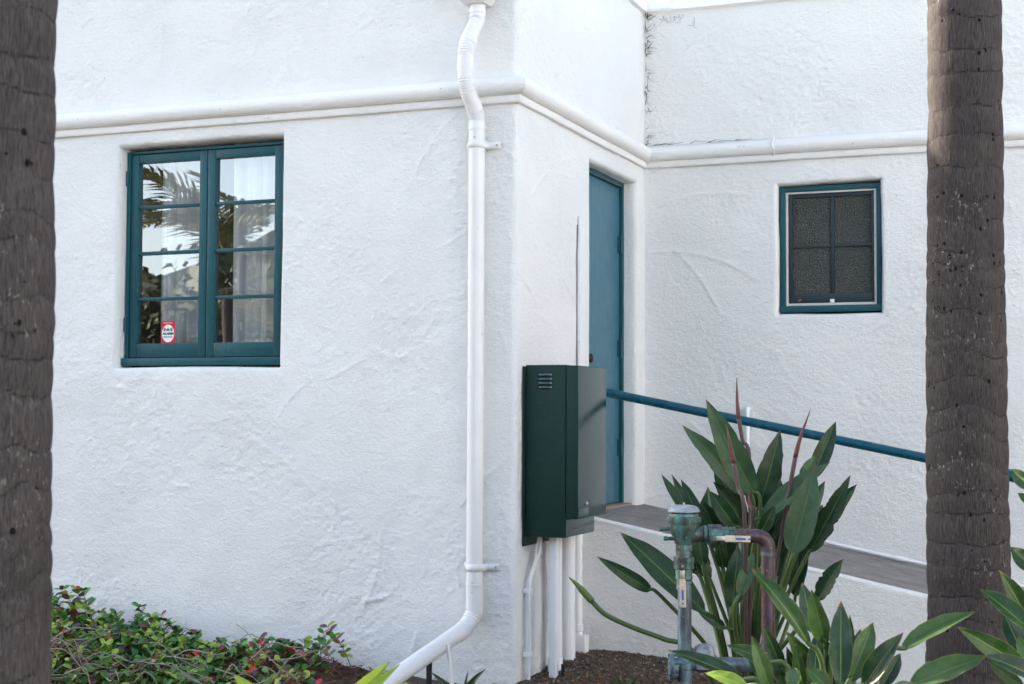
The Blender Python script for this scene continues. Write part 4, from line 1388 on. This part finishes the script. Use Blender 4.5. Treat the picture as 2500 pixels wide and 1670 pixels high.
A_, B_, C_, Y_ = 'a', 'b', 'c', 'y'
front = [
    (c8(1330, 1270), c8(880, 640), 46, 4.55, A_, dict(facing=0.35, fold=0.5, shape=0.5)),
    (c6(335, 970), c6(230, 478), 42, 4.75, B_, dict(facing=0.1)),
    (c6(450, 1060), c6(315, 560), 44, 4.65, C_, dict(facing=-0.3)),
    (c6(595, 1500), c6(600, 663), 56, 4.4, B_, dict(facing=0.0, fold=0.3, shape=0.48)),
    (c6(680, 1150), c6(690, 818), 18, 4.6, A_),
    (c6(680, 1430), c6(915, 860), 54, 4.55, C_, dict(facing=0.2, fold=0.3)),
    (c6(820, 1470), c6(1175, 982), 50, 4.5, B_, dict(facing=-0.1, fold=0.6)),
    (c6(1175, 1130), c6(1878, 748), 46, 4.6, C_, dict(facing=-0.45, fold=0.5, ragged=0.1)),
    (c6(1255, 1470), c6(2000, 1178), 62, 4.35, C_, dict(facing=-0.3, fold=0.35, ragged=0.06)),
    (c8(1020, 1410), c8(650, 1250), 38, 4.6, A_, dict(facing=0.3)),
    (c8(990, 1600), c8(860, 1200), 38, 4.45, C_, dict(facing=0.1)),
    (c8(800, 1545), c8(168, 1288), 36, 4.5, B_, dict(facing=0.25, fold=0.5)),
    (c8(820, 1600), c8(470, 1470), 34, 4.35, Y_),
    (c6(310, 1190), c6(105, 1008), 22, 4.75, C_),
    (c6(245, 1500), c6(160, 1100), 28, 4.5, A_),
    (c6(120, 1500), c6(165, 1288), 36, 4.3, C_),
    (c6(470, 1500), c6(280, 1298), 40, 4.3, C_, dict(facing=0.2)),
    (c6(330, 1480), c6(385, 930), 38, 4.6, B_),
    (c6(450, 1400), c6(430, 980), 40, 4.7, B_),
]
fr2 = random.Random(17)
for k in range(12):
    uu, vv = fr2.uniform(1880, 2160), fr2.uniform(1640, 1720)
    front.append(((uu, vv), (uu + (uu - 2020) * fr2.uniform(0.2, 0.8), vv - fr2.uniform(70, 130)), fr2.uniform(26, 40), fr2.uniform(4.75, 5.0), fr2.choice((A_, B_, B_, C_))))
MATF = {A_: M_FRO, B_: M_FROD, C_: M_FROL, Y_: M_YEL}
rt2 = at(2030, 1900, 4.65)
rt2.z = ground_z(rt2.x, rt2.y)
ft = blade_plant('broad_leaf_plant', 'bright green broad leaf plant in front of the right palm trunk', 'plant', rt2, front, M_STEM, MATF, 5)
right = [
    (c6(2420, 900), c6(2130, 378), 46, 4.7, A_, dict(facing=0.2)),
    (c6(2400, 930), c6(1930, 538), 46, 4.5, A_, dict(facing=0.3, fold=0.5)),
    (c6(2480, 360), c6(2210, 150), 40, 4.9, A_),
    (c5b(2260, 960), c5b(2028, 772), 32, 4.9, A_),
    (c5b(2270, 1130), c5b(2098, 998), 26, 4.9, A_),
    (c6(2330, 1260), c6(1750, 952), 46, 4.4, A_, dict(facing=-0.35)),
    (c6(2330, 1150), c6(2145, 752), 42, 4.75, B_),
    (c6(2480, 1400), c6(1990, 1178), 48, 4.3, B_, dict(facing=0.3)),
    (c6(2360, 1500), c6(2005, 1238), 30, 4.5, C_),
    (c6(2420, 1260), c6(2290, 1000), 40, 4.4, C_),
    (c6(2470, 1100), c6(2240, 720), 40, 4.95, B_),
]
rt3 = at(2590, 1850, 4.6)
rt3.z = ground_z(rt3.x, rt3.y)
blade_plant('broad_leaf_plant', 'broad leaf plant entering from the right edge beside the palm trunk', 'plant', rt3, right, M_STEM, MATF, 7)
# sunlit leaf tips at the bottom left and by the outlet pipe
rt4 = at(640, 1900, 3.9)
rt4.z = ground_z(rt4.x, rt4.y)
blade_plant('yellow_edged_plant', 'yellow green leaf tips poking up before the ground cover', 'plant', rt4,
            [((690, 1760), (568, 1650), 34, 3.9, Y_), ((700, 1780), (672, 1656), 26, 3.9, Y_), ((650, 1780), (600, 1662), 30, 3.95, Y_)], M_STEM, MATF, 9)
rt5 = at(840, 1900, 4.0)
rt5.z = ground_z(rt5.x, rt5.y)
blade_plant('yellow_edged_plant', 'yellow green leaf pair lying against the downspout outlet', 'plant', rt5,
            [((835, 1722), (953, 1618), 30, 4.0, Y_, dict(facing=0.2)), ((860, 1730), (972, 1626), 22, 3.95, Y_), ((880, 1740), (1000, 1666), 24, 3.9, Y_)], M_STEM, MATF, 10)
rt6 = at(1118, 1760, 6.3)
rt6.z = ground_z(rt6.x, rt6.y)
blade_plant('spiky_rosette_plant', 'dark spiky rosette under the white downspout', 'plant', rt6,
            [((1112, 1700), (1053, 1641), 18, 6.3, 'd', dict(shape=0.25)), ((1130, 1710), (1143, 1634), 8, 6.4, 'd', dict(shape=0.25)), ((1135, 1700), (1180, 1636), 20, 6.3, 'd', dict(shape=0.25)), ((1110, 1705), (1085, 1660), 14, 6.2, 'd', dict(shape=0.25)), ((1140, 1705), (1160, 1662), 14, 6.2, 'd', dict(shape=0.25))],
            M_STEM, {'d': M_FROD}, 12, petioles=False)
rt7 = at(1525, 1740, 6.2)
rt7.z = ground_z(rt7.x, rt7.y)
blade_plant('small_succulent', 'small pale green succulent on the mulch', 'plant', rt7,
            [((1515, 1700), (1507, 1652), 16, 6.2, C_), ((1530, 1700), (1538, 1655), 14, 6.2, C_), ((1535, 1702), (1556, 1652), 14, 6.2, C_), ((1510, 1705), (1490, 1664), 14, 6.25, C_), ((1525, 1705), (1524, 1662), 14, 6.1, C_)],
            M_STEM, MATF, 13, petioles=False)

# ------------------------------------------------------------------ backflow preventer
M_BRZ = mat_patina('verdigris_bronze', (0.045, 0.040, 0.038), (0.075, 0.20, 0.19), (0.34, 0.48, 0.48), 0.52)
M_COP = mat_patina('weathered_copper', (0.060, 0.032, 0.034), (0.095, 0.075, 0.095), (0.38, 0.40, 0.44), 0.55, 0.45)
M_COPB = mat_patina('blue_grey_copper', (0.055, 0.060, 0.078), (0.11, 0.18, 0.22), (0.36, 0.42, 0.48), 0.5, 0.45)
M_CAP = mat_patina('weathered_cap', (0.16, 0.19, 0.23), (0.27, 0.30, 0.34), (0.10, 0.17, 0.19), 0.5, 0.5, 0.2)
M_LEVER = mat_patina('yellowed_lever', (0.45, 0.36, 0.24), (0.62, 0.58, 0.52), (0.40, 0.20, 0.06), 0.5, 0.5, 0.1)
M_BLUET = mat_simple('blue_lever_print', (0.01, 0.10, 0.35), 0.5, 0.2)
BD = 6.0
PXM = BD / FPX                     # metres per survey pixel there
bo = at(1669.6, 1232, BD)          # top of the body axis
XR = Vector((RT.x, RT.y, 0)).normalized()
VW = Vector((XR.y, -XR.x, 0))      # towards the viewer
ZV = Vector((0, 0, 1))
def bz(Y):
    return bo.z - (Y - 72) / 6.031 * PXM
def bx_(X):
    return Vector((bo.x, bo.y, 0)) + XR * ((X - 420) / 6.031 * PXM)
def bpnt(X, Y, out=0.0):
    p = bx_(X) + VW * out
    return Vector((p.x, p.y, bz(Y)))
k6 = PXM / 6.031
bf = thing('backflow_preventer', 'weathered copper and bronze backflow preventer with two lever valves', 'backflow preventer', (bo.x, bo.y, ground_z(bo.x, bo.y)))
def vlathe(name, prof_XY, mat, X=420, seg=24, parent=bf, lab=None):
    org = bpnt(X, 0)
    return MB().lathe([(-(Y) * k6, r_ * k6) for (Y, r_) in prof_XY], org, (0, 0, 1), seg).build(name, mat, parent, True, 38, label=lab)
cap = vlathe('cap', [(74, 30), (77, 110), (90, 170), (112, 208), (140, 228), (166, 236), (178, 234), (184, 190)], M_CAP, lab='grey domed cap')
vlathe('cap_nut', [(44, 14), (46, 17), (66, 17)], M_LEVER, seg=6, parent=cap)
body = vlathe('body', [(186, 190), (200, 214), (245, 226), (252, 245), (258, 250), (330, 250), (340, 244), (345, 226), (430, 215), (500, 190), (560, 160), (610, 140), (650, 132)], M_BRZ)
for a in range(6):
    an = a * math.pi / 3 + 0.3
    p = bpnt(420, 0) + XR * math.cos(an) * 240 * k6 + VW * math.sin(an) * 240 * k6
    MB().lathe([(-345 * k6, 15 * k6), (-243 * k6, 15 * k6), (-240 * k6, 11 * k6)], p, (0, 0, 1), 6).build('bolt', M_BRZ, body, True, 30)
vlathe('hex_nut', [(650, 124), (656, 138), (735, 138), (742, 124)], M_BRZ, seg=6)
vlathe('union', [(742, 118), (770, 124), (800, 118), (838, 126)], M_BRZ)
v1 = vlathe('valve_body', [(838, 140), (846, 153), (920, 153), (935, 146), (1005, 150), (1012, 138), (1020, 120), (1060, 128), (1100, 116), (1130, 126), (1165, 122), (1172, 112)], M_BRZ)
vlathe('coupling', [(1172, 104), (1178, 112), (1230, 112), (1240, 104), (1310, 110), (1316, 100)], M_COPB)
zg = ground_z(bo.x, bo.y) - 0.05
MB().tube([bpnt(430, 1310), Vector((bpnt(430, 0).x, bpnt(430, 0).y, zg))], 101 * k6, 20).build('riser_pipe', M_COPB, bf, True, 60)
# side outlet
def hlathe(name, prof_XR, Yc, mat, seg=22, parent=bf):
    org = bpnt(0, Yc)
    return MB().lathe([(X * k6, r_ * k6) for (X, r_) in prof_XR], org, XR, seg).build(name, mat, parent, True, 38)
hlathe('side_outlet', [(480, 130), (600, 128), (650, 108), (690, 112), (705, 128), (752, 128), (760, 116)], 505, M_BRZ)
v2 = hlathe('valve_body', [(760, 120), (770, 150), (960, 152), (985, 130), (1000, 118), (1060, 124), (1075, 108), (1110, 118), (1175, 116), (1182, 104)], 512, M_BRZ)
MB().tube(spline([bpnt(1180, 524), bpnt(1400, 526), bpnt(1490, 528), bpnt(1590, 565), bpnt(1648, 650), bpnt(1655, 760), bpnt(1655, 810)], 7), 103 * k6, 20).build('elbow', M_COP, bf, True, 60)
MB().tube([bpnt(1655, 760), bpnt(1655, 812)], 108 * k6, 20).build('elbow_sleeve', M_COPB, bf, True, 50)
p2 = bpnt(1655, 0)
MB().tube([bpnt(1655, 810), Vector((p2.x, p2.y, zg))], 102 * k6, 20).build('riser_pipe', M_COP, bf, True, 60, label='purple brown copper riser')
# test cocks on the left
for (X0, X1, Y) in ((60, 260, 430), (120, 320, 570)):
    hlathe('test_cock', [(X0, 24), (X0 + 6, 34), (X0 + 60, 34), (X0 + 66, 24), (X0 + 95, 30), (X1, 30)], Y, M_BRZ, 10)
# levers
def lever(parent, X, Y, dX, dY, L, name='lever'):
    piv = bpnt(X, Y, 0.0)
    MB().lathe([(0.0, 40 * k6), (175 * k6, 40 * k6), (178 * k6, 50 * k6), (200 * k6, 50 * k6), (204 * k6, 36 * k6)], piv, VW, 12).build('valve_stem', M_BRZ, parent, True, 40)
    d = (XR * dX + ZV * -dY).normalized()
    e = VW.cross(d).normalized()
    o = piv + VW * 185 * k6
    mtx = Matrix((d, e, VW)).transposed().to_4x4()
    mtx.translation = o
    MB().box((40 * k6, -34 * k6, -5 * k6), (190 * k6, 34 * k6, 3 * k6), 0, mtx, 0.001).build('lever_arm', M_STEEL, parent, True, 40)
    ob = MB().box((170 * k6, -48 * k6, -10 * k6), (L * k6, 48 * k6, 12 * k6), 0, mtx, 0.004)
    ob.box((330 * k6, -16 * k6, 12.5 * k6), (475 * k6, 14 * k6, 13.2 * k6), 1, mtx)
    ob.box((510 * k6, -12 * k6, 12.5 * k6), (540 * k6, 14 * k6, 13.2 * k6), 1, mtx)
    ob.build('lever_grip', [M_LEVER, M_BLUET], parent, True, 40)
lever(v2, 825, 548, 1, 0.02, 545)
lever(v1, 372, 970, 0.02, 1, 585)
# lower cross piping
Yl = (1618 - 1220) * 6.031
hlathe('cross_pipe', [(330, 100), (340, 104), (600, 104), (620, 118), (700, 118), (716, 104), (1560, 104)], Yl, M_COPB)
fl = hlathe('flange', [(195, 60), (200, 195), (225, 205), (265, 205), (275, 140), (330, 130)], Yl + 50, M_COPB)
for a in range(6):
    an = a * math.pi / 3
    p = bpnt(185, Yl + 50) + ZV * math.cos(an) * 175 * k6 + VW * math.sin(an) * 175 * k6
    MB().lathe([(0, 20 * k6), (140 * k6, 20 * k6)], p, XR, 6).build('bolt', M_COPB, fl, True, 30)
vlathe('check_valve_dome', [(Yl - 300, 20), (Yl - 290, 80), (Yl - 260, 130), (Yl - 210, 158), (Yl - 130, 166), (Yl - 40, 166), (Yl + 60, 150)], M_CAP, X=712)
vlathe('riser_collar', [(Yl - 40, 104), (Yl - 30, 132), (Yl + 60, 132), (Yl + 70, 116), (Yl + 200, 116)], M_COPB, X=430)
vlathe('riser_collar', [(Yl - 190, 104), (Yl - 182, 118), (Yl - 90, 118), (Yl - 60, 130), (Yl + 110, 130)], M_COPB, X=1655)
MB().tube(spline([bpnt(1600, Yl + 10), bpnt(1900, Yl + 15), bpnt(2050, Yl + 40), bpnt(2120, Yl + 150), bpnt(2125, Yl + 400)], 6), 100 * k6, 16).build('lower_elbow', M_COPB, bf, True, 60)

# ------------------------------------------------------------------ ground-cover shrubs
LCOL = [(0.018, 0.092, 0.014), (0.055, 0.18, 0.022), (0.21, 0.31, 0.035), (0.20, 0.055, 0.030), (0.10, 0.045, 0.052), (0.48, 0.025, 0.02)]
LM = [mat_simple('shrub_leaf_%d' % i, c, 0.32, 0.45, 30, 0.15) for i, c in enumerate(LCOL)]
M_TWIG = mat_simple('grey_twig', (0.21, 0.175, 0.15), 0.85, 0.5, 40, 0.5)
def oval(mi, s):
    V = [Vector((0, 0, 0)), Vector((0.30, 0.26, 0.05)), Vector((0.68, 0.28, 0.055)), Vector((1, 0, -0.03)), Vector((0.68, -0.28, 0.055)), Vector((0.30, -0.26, 0.05)), Vector((0.5, 0, 0.0)), Vector((0.12, 0.15, 0.03)), Vector((0.12, -0.15, 0.03)), Vector((0.88, 0.17, 0.02)), Vector((0.88, -0.17, 0.02))]
    F = [(0, 6, 1, 7), (6, 2, 1), (6, 3, 9, 2), (0, 8, 5, 6), (6, 5, 4), (6, 4, 10, 3)]
    b = MB()
    b.add([v * s for v in V], F)
    return b
LEAFMESH = [oval(0, 0.060).mesh('leaf', LM[i], True) for i in range(6)]
top_line = [(100, 1450), (150, 1462), (205, 1500), (250, 1492), (300, 1530), (345, 1492), (395, 1500), (430, 1538), (470, 1540), (515, 1556), (560, 1580), (600, 1568), (640, 1566), (690, 1568), (730, 1572), (770, 1600), (800, 1650)]
def top_v(u):
    for (a, b_) in zip(top_line[:-1], top_line[1:]):
        if a[0] <= u <= b_[0]:
            return a[1] + (b_[1] - a[1]) * (u - a[0]) / (b_[0] - a[0])
    return 1460 if u < 100 else 1660
def shrub(label, u0, u1, nsp, seed, redness, extra=()):
    rr = random.Random(seed)
    cu = (u0 + u1) / 2
    c = at(cu, 1660, 7.3)
    root = Vector((c.x, min(-0.3, c.y), 0))
    root.z = ground_z(root.x, root.y)
    t = thing('ground_cover_shrub', label, 'shrub', root, 'leafy shrubs along the foot of the wall')
    rest = [MB() for _ in range(1)]
    rest = MB()
    count = 0
    sprigs = []
    for i in range(nsp):
        u = rr.uniform(u0, u1)
        front_ = rr.random()
        v = top_v(u) - 14 + rr.uniform(0, 52) + front_ ** 1.3 * 140
        y = -0.10 - 0.75 * front_ - rr.uniform(0, 0.12)
        sprigs.append((u, v, y, 1 if v > 1560 else 0))
    for (u, v) in extra:
        sprigs.append((u, v, -0.25, 0))
    for (u, v, y, low) in sprigs:
        tip = aty(u, v, y)
        base_ = Vector((tip.x + rr.uniform(-0.12, 0.12), tip.y + rr.uniform(-0.05, 0.12), tip.z - rr.uniform(0.18, 0.30)))
        base_.y = min(base_.y, -0.06)
        mid = base_.lerp(tip, 0.5) + Vector((rr.uniform(-0.04, 0.04), rr.uniform(-0.04, 0.02), 0))
        pts = spline([base_, mid, tip], 5)
        st = MB().tube(pts, [0.0035 - 0.0002 * k for k in range(len(pts))], 4)
        for (vv, ff) in ((st.v, st.f),):
            rest.add(vv, ff, 6)
        hue = rr.random()
        for k in range(3, len(pts)):
            n_ = 2 if k < len(pts) - 1 else 3
            for s in range(n_):
                a = k * 1.57 + s * 6.283 / n_ + rr.uniform(-0.4, 0.4)
                ax = Vector((math.cos(a), math.sin(a), rr.uniform(0.0, 0.9))).normalized()
                nz_ = (Vector((0, -0.5, 1)) + Vector((rr.gauss(0, 0.5), rr.gauss(0, 0.5), rr.gauss(0, 0.3)))).normalized()
                yv = nz_.cross(ax).normalized()
                zv = ax.cross(yv)
                sc_ = rr.uniform(0.65, 1.15) * (0.75 if k > len(pts) - 2 else 1)
                p = pts[k]
                if p.y + ax.y * 0.05 > -0.01:
                    continue
                h_ = hue + rr.gauss(0, 0.18)
                mi = 0 if h_ < 0.36 else 1 if h_ < 0.68 else 2
                if rr.random() < redness:
                    mi = rr.choice((3, 3, 4, 4, 4, 5)) if low else rr.choice((3, 4, 4))
                mtx = Matrix((ax, yv, zv)).transposed().to_4x4() @ Matrix.Scale(sc_, 4)
                mtx.translation = p
                if count < 110 and (low == 0 or rr.random() < 0.30):
                    o = bpy.data.objects.new('leaf', LEAFMESH[mi])
                    COL.objects.link(o)
                    o.parent = t
                    o.matrix_basis = Matrix.Translation(-root) @ mtx
                    count += 1
                else:
                    ml = LEAFMESH[mi]
                    rest.add([mtx @ q.co for q in ml.vertices], [tuple(f.vertices) for f in ml.polygons], mi)
    o = rest.build('foliage', LM + [M_TWIG], t, True, kind='stuff')
    # bare twigs tangled low down
    for i in range(30 if seed == 1 else 11):
        u, v = rr.uniform(u0 - 10, u1), rr.uniform(1590, 1690)
        if seed == 1:
            u, v = rr.uniform(95, 240), rr.uniform(1555, 1690)
        p = aty(u, v, -rr.uniform(0.8, 1.1))
        d = Vector((rr.choice((-1, 1)) * rr.uniform(0.3, 1), rr.uniform(-0.3, 0.3), rr.uniform(-0.2, 0.5))).normalized()
        L = rr.uniform(0.12, 0.42)
        pts = spline([p, p + d * L * 0.4 + Vector((0, 0, rr.uniform(-0.03, 0.05))), p + d * L * 0.75 + Vector((0, 0, rr.uniform(-0.05, 0.03))), p + d * L + Vector((0, 0, rr.uniform(-0.1, 0.02)))], 4)
        r_ = rr.uniform(0.002, 0.0055) * (1.5 if seed == 1 and rr.random() < 0.4 else 1)
        MB().tube(pts, [r_ * (1 - 0.6 * k / len(pts)) for k in range(len(pts))], 5).build('twig', M_TWIG, t, True)
    return t
shrub('leafy shrub with yellow and red leaves rising beside the left trunk', 85, 260, 125, 1, 0.20, [(150, 1440), (185, 1438), (200, 1442), (165, 1452)])
shrub('green shrub with scattered bright red leaves below the casement window', 255, 430, 125, 2, 0.15, [(340, 1482), (345, 1495), (395, 1502), (285, 1500)])
shrub('low glossy green shrub in the middle of the ground cover', 425, 610, 125, 3, 0.09, [(430, 1538), (465, 1540)])
shrub('thin purple leaved shrub at the right end of the ground cover', 600, 775, 95, 4, 0.38, [(800, 1530), (790, 1545), (780, 1562), (745, 1562)])
# a dry stick standing in the shrubs
b = MB().tube([aty(305, 1600, -0.45), aty(292, 1540, -0.45), aty(281, 1492, -0.45)], 0.0035, 5)
b.build('dry_stick', M_BLACK, None, True, label='thin dark dry stick standing up out of the shrubs', category='stick')

# ------------------------------------------------------------------ gravel, mulch, litter
M_GRAV = [mat_simple('gravel_%d' % i, c, 0.9, 0.5, 60, 0.4) for i, c in enumerate(((0.115, 0.085, 0.06), (0.22, 0.175, 0.135), (0.05, 0.038, 0.03)))]
g = MB()
rr = random.Random(2)
OCT = [(0, 1, 4), (1, 2, 4), (2, 3, 4), (3, 0, 4), (1, 0, 5), (2, 1, 5), (3, 2, 5), (0, 3, 5)]
for i in range(9000):
    x, y = (rr.uniform(-0.05, 2.6), rr.uniform(-1.0, 1.05)) if i % 3 == 0 else (rr.uniform(-0.05, 1.3), rr.uniform(-0.5, 1.05))
    if x < 0.03 and y > 0:
        continue
    s = rr.choice((rr.uniform(0.002, 0.006), rr.uniform(0.003, 0.008), rr.uniform(0.005, 0.013)))
    z = ground_z(x, y) + s * 0.2
    q = Matrix.Rotation(rr.uniform(0, 6.28), 3, Vector((rr.gauss(0, 1), rr.gauss(0, 1), rr.gauss(0, 1))).normalized())
    V = [q @ Vector(v) * s for v in ((1, 0, 0), (0, 0.8, 0), (-1.1, 0, 0), (0, -0.8, 0), (0, 0, 0.6), (0, 0, -0.6))]
    g.add([v + Vector((x, y, z)) for v in V], OCT, rr.choice((0, 0, 1, 2)))
g.build('gravel', M_GRAV, None, kind='stuff', label='small brown gravel over the soil by the wall', category='gravel')
M_MULCH = [mat_simple('mulch_%d' % i, c, 0.9, 0.4, 40, 0.3) for i, c in enumerate(((0.14, 0.055, 0.025), (0.22, 0.10, 0.045), (0.07, 0.035, 0.02)))]
def mulch(label, cx, cy, sx, sy, n_, seed, dark=False):
    g = MB()
    rr = random.Random(seed)
    for i in range(n_):
        x, y = rr.gauss(cx, sx), rr.gauss(cy, sy)
        if (x < 0.03 and y > -0.02) or y > 1.03:
            continue
        L, w_ = rr.uniform(0.015, 0.06), rr.uniform(0.0015, 0.005)
        d = Vector((rr.gauss(0, 1), rr.gauss(0, 1), rr.gauss(0, 0.35))).normalized()
        e = d.orthogonal().normalized()
        f = d.cross(e)
        p = Vector((x, y, ground_z(x, y) + rr.uniform(0.0, 0.03)))
        m_ = p + f * L * 0.08
        g.add([p - d * L / 2, m_ + e * w_, p + d * L / 2, m_ - e * w_, m_ + f * w_], [(0, 1, 4), (1, 2, 4), (2, 3, 4), (3, 0, 4)], rr.choice((2, 2, 0)) if dark else rr.choice((0, 0, 1, 2)))
    g.build('mulch', M_MULCH, None, kind='stuff', label=label, category='mulch')
mulch('reddish brown bark mulch before the low wall', 1.0, 0.05, 0.36, 0.26, 3600, 6)
mulch('dark shredded mulch at the end of the ground cover', -1.15, -0.28, 0.30, 0.20, 2200, 7, True)
mulch('reddish mulch below the low wall at right', 2.0, 0.6, 0.4, 0.3, 900, 8)
# dead vine roots clinging in the corner
dv = thing('dead_vine', 'dried vine rootlets clinging in the corner below the coping', 'vine', (0.02, LB - 0.02, 3.2))
rr = random.Random(9)
M_VINE = mat_simple('dried_vine', (0.05, 0.042, 0.038), 0.9, 0.4)
for (zc, nn_) in ((3.90, 11), (3.83, 6), (3.72, 8), (3.66, 7), (3.52, 6), (3.43, 6), (3.30, 9), (3.12, 4), (3.035, 5)):
    for k in range(nn_):
        p = Vector((0.012 + rr.uniform(0, 0.02), LB - 0.012, zc + rr.gauss(0, 0.025)))
        a = rr.uniform(0, 6.283)
        L = rr.uniform(0.02, 0.08)
        d = Vector((abs(math.cos(a)) if rr.random() < 0.8 else 0.0, -0.03, math.sin(a) * 0.8))
        pts = [p, p + d * L * 0.5 + Vector((0, -0.006, rr.uniform(-0.015, 0.015))), p + d * L + Vector((0, 0.0, rr.uniform(-0.02, 0.02)))]
        tk = rr.choice((1, 1, 1.8))
        MB().tube(pts, [0.0018 * tk, 0.0013 * tk, 0.0006], 4).build('rootlet', M_VINE, dv)
for k in range(10):
    x = rr.uniform(0.02, 0.86)
    p = Vector((x, LB - 0.03, ZM + 0.146))
    MB().tube([p, p + Vector((rr.uniform(0.02, 0.05), -0.008, rr.uniform(-0.004, 0.012))), p + Vector((rr.uniform(0.05, 0.12), 0.008, rr.uniform(0, 0.014)))], [0.0022, 0.0018, 0.0008], 4).build('rootlet', M_VINE, dv)
for k in range(14):
    p = Vector((rr.uniform(0.05, 0.35), LB - 0.010, 3.90 - abs(rr.gauss(0, 0.03))))
    MB().tube([p, p + Vector((rr.uniform(-0.03, 0.03), -0.004, rr.uniform(-0.04, 0.0))), p + Vector((rr.uniform(-0.05, 0.05), 0.0, rr.uniform(-0.07, -0.01)))], [0.0012, 0.0009, 0.0005], 4).build('rootlet', M_VINE, dv)
# fallen leaves
M_ORANGE = mat_simple('dry_orange_leaf', (0.32, 0.14, 0.05), 0.7, 0.4, 40)
def fallen(label, p, s, rot):
    o = link('fallen_leaf', oval(0, s).mesh('fallen_leaf', M_ORANGE, True), None, label=label, category='leaf')
    o.location = p
    o.rotation_euler = rot
p = aty(2000, 1382, 1.20)
fallen('dry orange leaf lying on the concrete ramp', Vector((1.33, 1.22, ramp_z(1.33) + 0.006)), 0.035, (0.3, 0.1, 0.5))
fallen('dry orange leaf caught on the small window sill', Vector((1.01, LB + 0.06, WC[2] + 0.070)), 0.03, (0.6, -0.5, 0.4))
